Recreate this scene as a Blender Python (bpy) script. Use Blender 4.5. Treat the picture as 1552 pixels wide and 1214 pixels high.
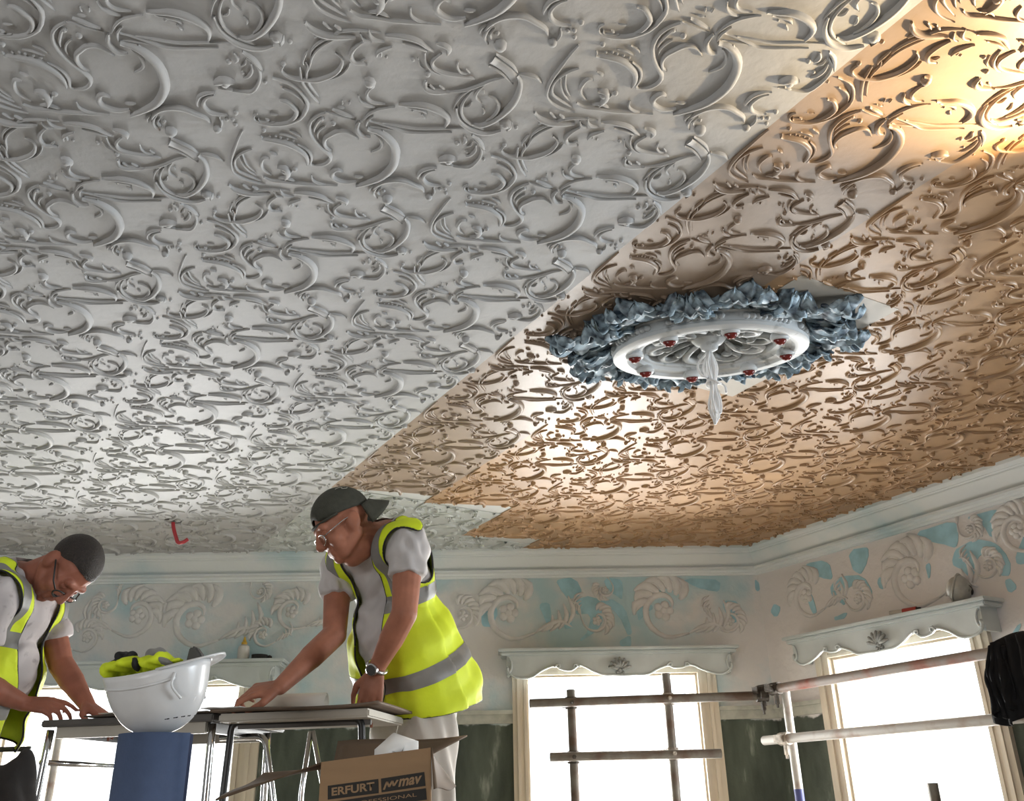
import bpy, bmesh, math, random
import numpy as np
from mathutils import Vector, Matrix, noise
random.seed(7); np.random.seed(7)
for _o in list(bpy.data.objects): bpy.data.objects.remove(_o)
scene = bpy.context.scene
COL = scene.collection

# ------------------------------------------------------------------ camera
FPX, TH, RO, YAW, ZC = 1380.0, .41688, -.021516, -.534152, .46      # focal length in pixels of a 1552 px frame
CX, CY = 776.0, 607.0
H = 1.43                                                            # ceiling above the camera
ZCEIL = ZC + H
FW = np.array([0, math.cos(TH), math.sin(TH)])
_R = np.array([1., 0, 0]); _U = np.array([0, -math.sin(TH), math.cos(TH)])
RI = _R*math.cos(RO) + _U*math.sin(RO); UP = -_R*math.sin(RO) + _U*math.cos(RO)
EYE = np.array([0, 0, ZC])
cam_d = bpy.data.cameras.new('camera'); cam = bpy.data.objects.new('camera', cam_d); COL.objects.link(cam)
cam_d.sensor_fit = 'HORIZONTAL'; cam_d.sensor_width = 36; cam_d.lens = 36*FPX/1552
cam_d.clip_start = .02
M = Matrix.Identity(4)
for i in range(3):
    M[i][0] = RI[i]; M[i][1] = UP[i]; M[i][2] = -FW[i]; M[i][3] = EYE[i]
cam.matrix_world = M
scene.camera = cam

# ------------------------------------------------------------------ light
scene.view_settings.view_transform = 'Standard'; scene.view_settings.look = 'None'
scene.view_settings.gamma = 1; scene.view_settings.use_curve_mapping = False
scene.view_settings.exposure = 0.12
world = bpy.data.worlds.new('overcast_sky'); scene.world = world; world.use_nodes = True
bg = world.node_tree.nodes['Background']; bg.inputs[0].default_value = (.94, .97, 1, 1); bg.inputs[1].default_value = 2.0

# room frame: right wall runs along D1 (D2 is its outward normal); back wall runs along WB (NB outward)
D1 = np.array([math.sin(YAW), math.cos(YAW), 0]); D2 = np.array([math.cos(YAW), -math.sin(YAW), 0])
WA = math.radians(1.8)
WB = np.array([math.cos(WA), math.sin(WA), 0]); NB = np.array([-WB[1], WB[0], 0])
CORN = .13
OB = 5.455*math.cos(WA) + CORN
UR = 2.82*H + CORN
CORNER = np.append(np.linalg.solve(np.array([NB[:2], D2[:2]]), [OB, UR]), 0)
Z3 = np.array([0, 0, 1.])
def ray(x, y): return FW*FPX + RI*(x-CX) - UP*(y-CY)
def at_y(x, y, Y): d = ray(x, y); return EYE + d*(Y/d[1])
def at_z(x, y, z): d = ray(x, y); return EYE + d*((z-ZC)/d[2])
def at_back(x, y, off=0): d = ray(x, y); return EYE + d*((OB-off)/(d@NB))
def at_right(x, y, off=0): d = ray(x, y); return EYE + d*((UR-off)/(d@D2))
def ceil_uv(x, y): P = at_z(x, y, ZCEIL); return P@D2, P@D1
def backw(s, z, off=0): return WB*s + NB*(OB-off) + Z3*z          # s along the back wall
def rightw(s, z, off=0): return D1*s + D2*(UR-off) + Z3*z          # s along the right wall

def look_rot(direction):
    return Vector(direction).to_track_quat('-Z', 'Y').to_euler()
def area_light(name, loc, direction, sx, sy, power, color):
    l = bpy.data.lights.new(name, 'AREA'); l.shape = 'RECTANGLE'; l.size = sx; l.size_y = sy
    l.energy = power; l.color = color
    o = bpy.data.objects.new(name, l); COL.objects.link(o); o.location = loc; o.rotation_euler = look_rot(direction)
    return o
DAY = (1.0, .985, .97); SKY = (.84, .92, 1.0)
# daylight just outside the glass of each window; the rear one is added fill
area_light('daylight', backw(.73, .60, -.28), -NB, 1.0, 1.1, 112, DAY)
area_light('daylight', backw(-2.08, .60, -.28), -NB, 1.3, 1.1, 115, DAY)
area_light('daylight', rightw(3.17, .60, -.28), -D2, .9, 1.1, 80, DAY)
area_light('daylight', rightw(-.25, 1.16, -.45), -D2, 1.5, .85, 150, SKY)
area_light('daylight', (-2.2, -2.45, .75), (0, 1, 0), 1.6, 1.3, 50, DAY)  # fill added behind the camera to brighten the walls, through an unseen opening

# ------------------------------------------------------------------ helpers
def mesh_obj(name, verts, faces, mat=None, parent=None, smooth=False, link=True):
    me = bpy.data.meshes.new(name); me.from_pydata([tuple(map(float, v)) for v in verts], [], [tuple(f) for f in faces]); me.validate(); me.update()
    if smooth: me.polygons.foreach_set('use_smooth', [True]*len(me.polygons))
    if mat: me.materials.append(mat)
    return put(name, me, parent) if link else me
def put(name, me, parent=None):
    o = bpy.data.objects.new(name, me); COL.objects.link(o)
    if parent is not None:
        o.parent = parent
    return o
def from_bm(name, bm, mat=None, parent=None, smooth=False):
    bmesh.ops.recalc_face_normals(bm, faces=bm.faces)
    me = bpy.data.meshes.new(name); bm.to_mesh(me); bm.free()
    if smooth: me.polygons.foreach_set('use_smooth', [True]*len(me.polygons))
    if mat: me.materials.append(mat)
    return put(name, me, parent)
def tag(o, label, cat=None, group=None, kind=None):
    if label: o['label'] = label
    if cat: o['category'] = cat
    if group: o['group'] = group
    if kind: o['kind'] = kind
    return o
def thing(name, label, cat, group=None, loc=(0, 0, 0)):
    o = bpy.data.objects.new(name, None); COL.objects.link(o); o.location = tuple(map(float, loc)); o.empty_display_size = .05
    return tag(o, label, cat, group)
def struct(name, label): 
    o = bpy.data.objects.new(name, None); COL.objects.link(o); o.empty_display_size = .05
    return tag(o, label, None, None, 'structure')
class MB:
    """collects vertices and faces of one mesh"""
    def __init__(s): s.v = []; s.f = []
    def add(s, v, f):
        n = len(s.v); s.v.extend([np.asarray(p, float) for p in v]); s.f.extend([tuple(i+n for i in q) for q in f]); return s
    def box(s, o, ax, ay, az):          # corner + three edge vectors
        o, ax, ay, az = [np.asarray(q, float) for q in (o, ax, ay, az)]
        v = [o, o+ax, o+ax+ay, o+ay, o+az, o+ax+az, o+ax+ay+az, o+ay+az]
        return s.add(v, [(0, 3, 2, 1), (4, 5, 6, 7), (0, 1, 5, 4), (1, 2, 6, 5), (2, 3, 7, 6), (3, 0, 4, 7)])
    def tube(s, pts, r, n=8, closed=False, flat=1.0, up=None):
        pts = [np.asarray(p, float) for p in pts]; m = len(pts)
        rs = r if hasattr(r, '__len__') else [r]*m
        v = []; prev = None
        for i in range(m):
            if closed: t = pts[(i+1) % m]-pts[i-1]
            else: t = pts[min(i+1, m-1)]-pts[max(i-1, 0)]
            t = t/(np.linalg.norm(t)+1e-12)
            if prev is None:
                a = np.array([0, 0, 1.]) if abs(t[2]) < .9 else np.array([1., 0, 0])
                if up is not None: a = np.asarray(up, float)
                prev = a
            a = prev - t*(prev@t); a = a/(np.linalg.norm(a)+1e-12); b = np.cross(t, a); prev = a
            for k in range(n):
                w = 2*math.pi*k/n; v.append(pts[i] + rs[i]*(a*math.cos(w)*flat + b*math.sin(w)))
        f = []
        for i in range(m if closed else m-1):
            j = (i+1) % m
            for k in range(n):
                f.append((i*n+k, i*n+(k+1) % n, j*n+(k+1) % n, j*n+k))
        if not closed:
            f.append(tuple(range(n-1, -1, -1))); f.append(tuple((m-1)*n+k for k in range(n)))
        return s.add(v, f)
    def prism(s, poly, depth):          # planar 3D polygon pushed along a vector
        p = [np.asarray(q, float) for q in poly]; n = len(p); d = np.asarray(depth, float)
        v = p+[q+d for q in p]
        f = [tuple(range(n-1, -1, -1)), tuple(range(n, 2*n))]+[(i, (i+1) % n, n+(i+1) % n, n+i) for i in range(n)]
        return s.add(v, f)
    def lathe(s, prof, o, ax, n=20, x=None):
        o = np.asarray(o, float); ax = np.asarray(ax, float)/np.linalg.norm(ax)
        x = np.array([1., 0, 0]) if abs(ax[0]) < .9 else np.array([0, 1., 0])
        x = x-ax*(x@ax); x /= np.linalg.norm(x); y = np.cross(ax, x); v = []; f = []
        for (r, h) in prof:
            for k in range(n):
                w = 2*math.pi*k/n; v.append(o+ax*h+r*(x*math.cos(w)+y*math.sin(w)))
        for i in range(len(prof)-1):
            for k in range(n): f.append((i*n+k, i*n+(k+1) % n, (i+1)*n+(k+1) % n, (i+1)*n+k))
        if prof[0][0] > 1e-6: f.append(tuple(range(n-1, -1, -1)))
        if prof[-1][0] > 1e-6: f.append(tuple((len(prof)-1)*n+k for k in range(n)))
        return s.add(v, f)
    def build(s, name, mat, parent=None, smooth=False, bevel=0, auto=None):
        o = mesh_obj(name, s.v, s.f, mat, parent, smooth)
        bm = bmesh.new(); bm.from_mesh(o.data); bmesh.ops.remove_doubles(bm, verts=bm.verts, dist=1e-5)
        if bevel: bmesh.ops.bevel(bm, geom=[e for e in bm.edges if e.calc_face_angle(0) > .5], offset=bevel, segments=2, affect='EDGES', clamp_overlap=True)
        bmesh.ops.recalc_face_normals(bm, faces=bm.faces)
        if smooth and auto:
            for e in bm.edges: e.smooth = e.calc_face_angle(0) < auto
        bm.to_mesh(o.data); bm.free()
        return o
def spline(pts, n):
    """Catmull-Rom through the points, n samples"""
    p = [np.asarray(q, float) for q in pts]
    if len(p) == 2: p = [p[0], (p[0]+p[1])/2, p[1]]
    p = [2*p[0]-p[1]]+p+[2*p[-1]-p[-2]]
    m = len(p)-3; out = []
    for i in range(n):
        t = i/(n-1)*m; k = min(int(t), m-1); t -= k
        a, b, c, d = p[k:k+4]
        out.append(.5*((2*b)+(c-a)*t+(2*a-5*b+4*c-d)*t*t+(3*b-a-3*c+d)*t**3))
    return out
def stroke(mb, pts, w, h, sign=1, n=None, t0=.35, t1=.25, flat=False):
    """raised, tapered moulding along a 2D path, standing off the plane z=0"""
    pts = [np.asarray(q, float) for q in pts]
    L = sum(np.linalg.norm(pts[i+1]-pts[i]) for i in range(len(pts)-1))
    if n is None: n = int(max(5, min(22, L/(w*.75)+3, len(pts)*2.6)))
    sp = spline(pts, n); prof = [(-.5, -.06), (-.40, .62), (-.17, .97), (.17, .97), (.40, .62), (.5, -.06)] if not flat else [(-.5, -.06), (-.44, .9), (-.3, .7), (.3, .7), (.44, 1), (.5, -.06)]
    v = []; f = []; k = len(prof)
    for i, p in enumerate(sp):
        t = i/(n-1)
        s = min(1, t0+(1-t0)*math.sin(min(t/.45, 1)*math.pi/2), t1+(1-t1)*math.sin(min((1-t)/.45, 1)*math.pi/2))
        d = sp[min(i+1, n-1)]-sp[max(i-1, 0)]; d = d/(np.linalg.norm(d)+1e-12); nn = np.array([-d[1], d[0]])
        for (a, b) in prof:
            q = p+nn*(a*w*s); v.append((q[0], q[1], sign*b*h*(.35+.65*s)))
    for i in range(n-1):
        for j in range(k-1):
            q = (i*k+j, i*k+j+1, (i+1)*k+j+1, (i+1)*k+j); f.append(q if sign > 0 else q[::-1])
    for e, rev in ((0, 1), (n-1, 0)):
        q = tuple(e*k+j for j in range(k)); f.append(q[::-1] if rev else q)
    mb.add(v, f)
def dome(mb, c, r, h, sign=1, n=9):
    prof = [(1.0, -.05), (.92, .5), (.62, .85), (.28, .98)]; v = []; f = []
    for (a, b) in prof:
        for k in range(n):
            w = 2*math.pi*k/n; v.append((c[0]+a*r*math.cos(w), c[1]+a*r*math.sin(w), sign*b*h))
    v.append((c[0], c[1], sign*h))
    for i in range(3):
        for k in range(n): f.append((i*n+k, i*n+(k+1) % n, (i+1)*n+(k+1) % n, (i+1)*n+k))
    for k in range(n): f.append((3*n+k, 3*n+(k+1) % n, 4*n))
    if sign < 0: f = [q[::-1] for q in f]
    mb.add(v, f)

# ------------------------------------------------------------------ materials
MATS = {}
def mat(name, col, rough=.6, metal=0, noise_amt=0, noise_scale=8, col2=None, bump=0, bump_scale=60, spec=.5, coat=0, stretch=None, sub=0, thresh=(.35, .65), detail=6):
    if name in MATS: return MATS[name]
    m = bpy.data.materials.new(name); m.use_nodes = True; nt = m.node_tree; N = nt.nodes; L = nt.links
    b = N['Principled BSDF']; b.inputs['Base Color'].default_value = (*col, 1); b.inputs['Roughness'].default_value = rough
    b.inputs['Metallic'].default_value = metal; b.inputs['Specular IOR Level'].default_value = spec; b.inputs['Coat Weight'].default_value = coat
    if sub: b.inputs['Subsurface Weight'].default_value = sub; b.inputs['Subsurface Radius'].default_value = (.012, .005, .003)
    if noise_amt or col2 or bump:
        tc = N.new('ShaderNodeTexCoord'); mp = N.new('ShaderNodeMapping'); L.new(tc.outputs['Object'], mp.inputs[0])
        if stretch: mp.inputs['Scale'].default_value = stretch
    if noise_amt or col2:
        nz = N.new('ShaderNodeTexNoise'); nz.inputs['Scale'].default_value = noise_scale; nz.inputs['Detail'].default_value = detail
        L.new(mp.outputs[0], nz.inputs[0])
        rp = N.new('ShaderNodeValToRGB'); L.new(nz.outputs[0], rp.inputs[0])
        c2 = col2 or tuple(max(0, x*(1-noise_amt)) for x in col)
        rp.color_ramp.elements[0].position = thresh[0]; rp.color_ramp.elements[1].position = thresh[1]
        rp.color_ramp.elements[0].color = (*c2, 1); rp.color_ramp.elements[1].color = (*col, 1)
        L.new(rp.outputs[0], b.inputs['Base Color'])
    if bump:
        bz = N.new('ShaderNodeTexNoise'); bz.inputs['Scale'].default_value = bump_scale; bz.inputs['Detail'].default_value = 5
        L.new(mp.outputs[0], bz.inputs[0])
        bp = N.new('ShaderNodeBump'); bp.inputs['Strength'].default_value = bump; bp.inputs['Distance'].default_value = .01
        L.new(bz.outputs[0], bp.inputs['Height']); L.new(bp.outputs[0], b.inputs['Normal'])
    MATS[name] = m; return m
mat('white_paper', (.45, .45, .45), .58, spec=.36, noise_amt=.10, noise_scale=5, bump=.10, bump_scale=55)
mat('primed_paper', (.54, .565, .555), .5, noise_amt=.12, noise_scale=6, bump=.1, bump_scale=55)
mat('brown_paper', (.335, .25, .185), .42, noise_amt=.18, noise_scale=4, bump=.05, bump_scale=60)
mat('lamp_tinted_paper', (.44, .275, .15), .42, noise_amt=.22, noise_scale=4, bump=.05, bump_scale=60)  # bare paper near the work light, its warm glow put into the colour
mat('plain_paper', (.50, .46, .40), .5, noise_amt=.06, noise_scale=6)
mat('ceiling_plaster', (.55, .56, .55), .8)
mat('cornice_white', (.68, .71, .71), .5, col2=(.42, .56, .60), noise_scale=1.6, thresh=(.30, .46), bump=.15, bump_scale=40)
mat('pelmet_paint', (.55, .60, .60), .4, noise_amt=.12, noise_scale=7)
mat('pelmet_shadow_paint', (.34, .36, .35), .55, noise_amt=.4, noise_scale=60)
mat('cream_frame', (.62, .55, .44), .45, noise_amt=.12, noise_scale=5, stretch=(6, 6, .6))
mat('dado_cream', (.46, .47, .41), .5, noise_amt=.3, noise_scale=14)
mat('plaster_relief', (.66, .645, .63), .75, noise_amt=.12, noise_scale=12, bump=.3, bump_scale=50)
mat('blue_paint', (.36, .60, .69), .6, noise_amt=.22, noise_scale=14)
mat('floor_board', (.36, .31, .25), .7, noise_amt=.4, noise_scale=3, stretch=(1, 14, 1))
mat('rear_wall', (.26, .26, .25), .8, noise_amt=.1)
mat('rose_blue', (.40, .53, .62), .42, col2=(.025, .04, .06), noise_scale=20, thresh=(.38, .6))  # blue leaf paint; navy mottling puts lit and shaded faces into the colour
mat('rose_white', (.62, .64, .65), .4, col2=(.26, .27, .27), thresh=(.30, .42), noise_scale=20)
mat('rose_grey', (.36, .37, .36), .5, noise_amt=.3, noise_scale=30)
mat('red_gem', (.20, .02, .015), .25, noise_amt=.3, noise_scale=30)
mat('white_cable', (.86, .86, .86), .35)
mat('red_wire', (.42, .03, .04), .4)
mat('skin', (.42, .175, .11), .5, noise_amt=.22, noise_scale=18, sub=.08, spec=.22)
mat('skin_dark', (.34, .13, .085), .5, noise_amt=.22, noise_scale=18, sub=.08, spec=.22)
mat('hair', (.028, .018, .013), .6, noise_amt=.5, noise_scale=120, bump=.6, bump_scale=220)
mat('cap_cloth', (.055, .055, .040), .8, noise_amt=.2, noise_scale=60, bump=.2, bump_scale=300)
mat('cap_print', (.30, .29, .24), .8)
mat('tshirt', (.55, .52, .51), .85, noise_amt=.12, noise_scale=9, bump=.25, bump_scale=14)
mat('tshirt_grey', (.46, .42, .42), .85, col2=(.30, .27, .27), noise_scale=30, thresh=(.28, .42), bump=.2, bump_scale=20)
mat('hi_vis', (.70, .84, .02), .7, noise_amt=.08, noise_scale=12, bump=.15, bump_scale=25)
mat('reflective', (.235, .23, .215), .45, noise_amt=.12, noise_scale=25)
mat('black_trim', (.012, .012, .013), .7)
mat('trousers', (.56, .52, .47), .85, col2=(.40, .35, .29), noise_scale=5, thresh=(.30, .55), bump=.35, bump_scale=9)
mat('dark_trousers', (.20, .20, .20), .9, noise_amt=.2)
mat('boot', (.05, .035, .025), .6)
mat('steel', (.62, .62, .63), .25, metal=1)
mat('chrome', (.70, .70, .70), .16, metal=1)
mat('lens', (.5, .5, .5), .05)
mat('black_metal', (.014, .013, .012), .4)
mat('scaffold_steel', (.20, .19, .17), .55, metal=.3, col2=(.12, .08, .06), noise_scale=9, thresh=(.35, .6))
mat('scaffold_rust', (.30, .27, .25), .55, metal=.2, col2=(.28, .09, .06), noise_scale=5, thresh=(.36, .52))
mat('scaffold_pale', (.48, .47, .45), .5, metal=.2, col2=(.33, .25, .21), noise_scale=10, thresh=(.3, .5))
mat('scaffold_blue', (.06, .07, .22), .5)
mat('coupler', (.10, .085, .07), .6, metal=.4, noise_amt=.5, noise_scale=40)
mat('coupler_pale', (.45, .40, .34), .6, metal=.2, noise_amt=.5, noise_scale=40)
mat('black_cloth', (.006, .007, .010), .9, noise_amt=.3, noise_scale=12, bump=.4, bump_scale=14)
mat('helmet_white', (.72, .72, .72), .28, noise_amt=.04, noise_scale=30)
mat('helmet_old', (.50, .50, .46), .4, noise_amt=.3, noise_scale=18)
mat('blue_roll', (.075, .11, .205), .75, noise_amt=.08, noise_scale=40, bump=.1, bump_scale=200)
mat('blue_roll_dark', (.02, .03, .075), .8)
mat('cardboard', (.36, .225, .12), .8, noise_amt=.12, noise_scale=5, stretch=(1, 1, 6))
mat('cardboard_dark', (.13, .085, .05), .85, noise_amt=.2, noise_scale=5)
mat('print_black', (.022, .019, .016), .75)
mat('print_tan', (.33, .21, .115), .8)
mat('board_brown', (.17, .12, .085), .6, noise_amt=.2, noise_scale=6)
mat('board_edge', (.08, .065, .05), .6)
mat('table_cream', (.52, .48, .41), .5, noise_amt=.12, noise_scale=6)
mat('table_dark', (.10, .09, .08), .5, noise_amt=.2, noise_scale=8)
mat('paper_cream', (.62, .58, .50), .7, noise_amt=.08)
mat('paper_white', (.78, .76, .72), .7)
mat('plastic_white', (.60, .58, .54), .4)
mat('yellow_cap', (.55, .33, .03), .4)
mat('dark_grey', (.085, .08, .075), .7, noise_amt=.2, noise_scale=20)
mat('dark_brown_cloth', (.035, .028, .024), .9, noise_amt=.5, noise_scale=8, bump=.5, bump_scale=12)
mat('lamp_black', (.02, .02, .02), .5)
mat('tool_red', (.36, .05, .04), .5); mat('tool_pale', (.45, .44, .40), .4, noise_amt=.3)

# ------------------------------------------------------------------ room shell
def wall_material(name, white, blue, blue_lo, blue_hi, nscale):
    m = bpy.data.materials.new(name); m.use_nodes = True; nt = m.node_tree; N = nt.nodes; L = nt.links
    b = N['Principled BSDF']; b.inputs['Roughness'].default_value = .75
    tc = N.new('ShaderNodeTexCoord'); sx = N.new('ShaderNodeSeparateXYZ'); L.new(tc.outputs['Object'], sx.inputs[0])
    nz = N.new('ShaderNodeTexNoise'); nz.inputs['Scale'].default_value = nscale; nz.inputs['Detail'].default_value = 4; L.new(tc.outputs['Object'], nz.inputs[0])
    r1 = N.new('ShaderNodeValToRGB'); L.new(nz.outputs[0], r1.inputs[0])
    r1.color_ramp.elements[0].position = blue_lo; r1.color_ramp.elements[1].position = blue_hi
    r1.color_ramp.elements[0].color = (*blue, 1); r1.color_ramp.elements[1].color = (*white, 1)
    # old green paint left on the lower wall, with a ragged upper edge
    n2 = N.new('ShaderNodeTexNoise'); n2.inputs['Scale'].default_value = 9; n2.inputs['Detail'].default_value = 6; L.new(tc.outputs['Object'], n2.inputs[0])
    ma = N.new('ShaderNodeMath'); ma.operation = 'MULTIPLY_ADD'; L.new(n2.outputs[0], ma.inputs[0]); ma.inputs[1].default_value = .10; L.new(sx.outputs['Z'], ma.inputs[2])
    r2 = N.new('ShaderNodeValToRGB'); L.new(ma.outputs[0], r2.inputs[0])
    r2.color_ramp.elements[0].position = .925; r2.color_ramp.elements[1].position = .935
    r2.color_ramp.elements[0].color = (0, 0, 0, 1); r2.color_ramp.elements[1].color = (1, 1, 1, 1)
    n3 = N.new('ShaderNodeTexNoise'); n3.inputs['Scale'].default_value = 5; n3.inputs['Detail'].default_value = 8
    mp = N.new('ShaderNodeMapping'); mp.inputs['Scale'].default_value = (2, 2, .5); L.new(tc.outputs['Object'], mp.inputs[0]); L.new(mp.outputs[0], n3.inputs[0])
    r3 = N.new('ShaderNodeValToRGB'); L.new(n3.outputs[0], r3.inputs[0])
    e = r3.color_ramp.elements; e[0].position = .30; e[0].color = (.035, .045, .035, 1); e[1].position = .62; e[1].color = (.085, .105, .08, 1)
    e2 = e.new(.70); e2.color = (.26, .28, .24, 1)
    mx = N.new('ShaderNodeMix'); mx.data_type = 'RGBA'; L.new(r2.outputs[0], mx.inputs['Factor']); L.new(r3.outputs[0], mx.inputs['A']); L.new(r1.outputs[0], mx.inputs['B'])
    L.new(mx.outputs['Result'], b.inputs['Base Color'])
    bz = N.new('ShaderNodeTexNoise'); bz.inputs['Scale'].default_value = 16; bz.inputs['Detail'].default_value = 6; L.new(tc.outputs['Object'], bz.inputs[0])
    bp = N.new('ShaderNodeBump'); bp.inputs['Strength'].default_value = .45; bp.inputs['Distance'].default_value = .02
    L.new(bz.outputs[0], bp.inputs['Height']); L.new(bp.outputs[0], b.inputs['Normal'])
    return m
WALL_B = wall_material('frieze_wall_back', (.65, .64, .63), (.42, .57, .61), .40, .58, 2.6)
WALL_R = wall_material('frieze_wall_right', (.66, .635, .625), (.47, .58, .61), .24, .36, 3.0)
def glass_material():
    m = bpy.data.materials.new('window_glass'); m.use_nodes = True; N = m.node_tree.nodes; L = m.node_tree.links
    out = N['Material Output']; t = N.new('ShaderNodeBsdfTransparent'); g = N.new('ShaderNodeBsdfGlossy'); g.inputs['Roughness'].default_value = .03
    t.inputs[0].default_value = (.97, .98, .98, 1)
    fr = N.new('ShaderNodeFresnel'); fr.inputs[0].default_value = 1.25
    mx = N.new('ShaderNodeMixShader'); L.new(fr.outputs[0], mx.inputs[0]); L.new(t.outputs[0], mx.inputs[1]); L.new(g.outputs[0], mx.inputs[2]); L.new(mx.outputs[0], out.inputs[0])
    MATS['glass'] = m; return m
glass_material()

WT = .30
def wall_with_openings(name, label, fn, along, nrm, s0, s1, openings, m, ztop):
    """fn(s,z,off) -> point; solid wall WT thick made of one mesh with rectangular openings"""
    mb = MB(); ss = [s0]
    for (a, b, z0, z1) in sorted(openings):
        mb.box(fn(ss[-1], 0), along*(a-ss[-1]), nrm*WT, Z3*ztop)
        mb.box(fn(a, z1), along*(b-a), nrm*WT, Z3*(ztop-z1))
        if z0 > 0: mb.box(fn(a, 0), along*(b-a), nrm*WT, Z3*z0)
        ss.append(b)
    mb.box(fn(ss[-1], 0), along*(s1-ss[-1]), nrm*WT, Z3*ztop)
    o = mesh_obj(name, mb.v, mb.f, m); bm = bmesh.new(); bm.from_mesh(o.data); bmesh.ops.recalc_face_normals(bm, faces=bm.faces); bm.to_mesh(o.data); bm.free()
    tag(o, label, None, None, 'structure'); return o
SC = float(CORNER@WB); SR = float(CORNER@D1)
ZT = ZCEIL+.02
OP_MID = (.222, 1.237, .04, 1.15); OP_LEFT = (-2.76, -1.445, .04, 1.13); OP_RIGHT = (2.74, 3.61, .04, 1.165); OP_NEAR = (-1.05, .55, .04, 1.62)
wall_back = wall_with_openings('wall_back', 'back wall with pale blue and white plaster frieze above green paint', backw, WB, NB, -4.6, SC+.16, [OP_LEFT, OP_MID], WALL_B, ZT)
wall_right = wall_with_openings('wall_right', 'right wall with bright blue paint patches left between white plaster scrolls', rightw, D1, D2, -6.2, SR+.0, [OP_NEAR, OP_RIGHT], WALL_R, ZT)
XL = -4.2; YB = -2.2
pR = rightw(-6.0, 0); 
mb = MB().box((XL-.2, YB-.4, 0), (.2, 0, 0), (0, 8.0, 0), (0, 0, ZT)); o = mb.build('wall_left', MATS['rear_wall']); tag(o, 'plain plastered wall on the near side of the room', None, None, 'structure')
mb = MB(); mb.box((XL, YB-.2, 0), (1.2, 0, 0), (0, .2, 0), (0, 0, ZT)); mb.box((-1.4, YB-.2, 0), (8.4, 0, 0), (0, .2, 0), (0, 0, ZT))
mb.box((-3.0, YB-.2, 1.4), (1.6, 0, 0), (0, .2, 0), (0, 0, ZT-1.4)); mb.box((-3.0, YB-.2, 0), (1.6, 0, 0), (0, .2, 0), (0, 0, .1))
o = mb.build('wall_rear', MATS['rear_wall']); tag(o, 'plain plastered wall behind the working platform', None, None, 'structure')
# working platform
fl = struct('floor', 'boarded scaffold platform the men stand on')
w = .225; x = XL
while x < 6.4:
    MB().box((x+.004, YB, -.04), (w-.008, 0, 0), (0, 8.0, 0), (0, 0, .04)).build('plank', MATS['floor_board'], fl); x += w

# ------------------------------------------------------------------ ceiling: embossed paper strips
ceiling = mesh_obj('ceiling', [(XL-.2, YB-.2, ZCEIL+.003), (7, YB-.2, ZCEIL+.003), (7, 6.2, ZCEIL+.003), (XL-.2, 6.2, ZCEIL+.003),
                               (XL-.2, YB-.2, ZCEIL+.15), (7, YB-.2, ZCEIL+.15), (7, 6.2, ZCEIL+.15), (XL-.2, 6.2, ZCEIL+.15)],
                   [(0, 1, 2, 3), (7, 6, 5, 4), (0, 4, 5, 1), (1, 5, 6, 2), (2, 6, 7, 3), (3, 7, 4, 0)], MATS['ceiling_plaster'])
tag(ceiling, 'ceiling hung with embossed scrollwork paper, part painted white and part bare brown', None, None, 'structure')

PU, PV = .373*H, .413*H                       # pattern repeat across and along a strip
U0 = .222*H                                   # left edge of the traced strip
V0 = .90*H
K = 7.59                                      # magnification of the views the strokes were traced on
ORG = dict(A=(400, 20), B=(560, 20), C=(680, 40), D=(380, 140), E=(540, 140), F=(480, 220))
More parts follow.
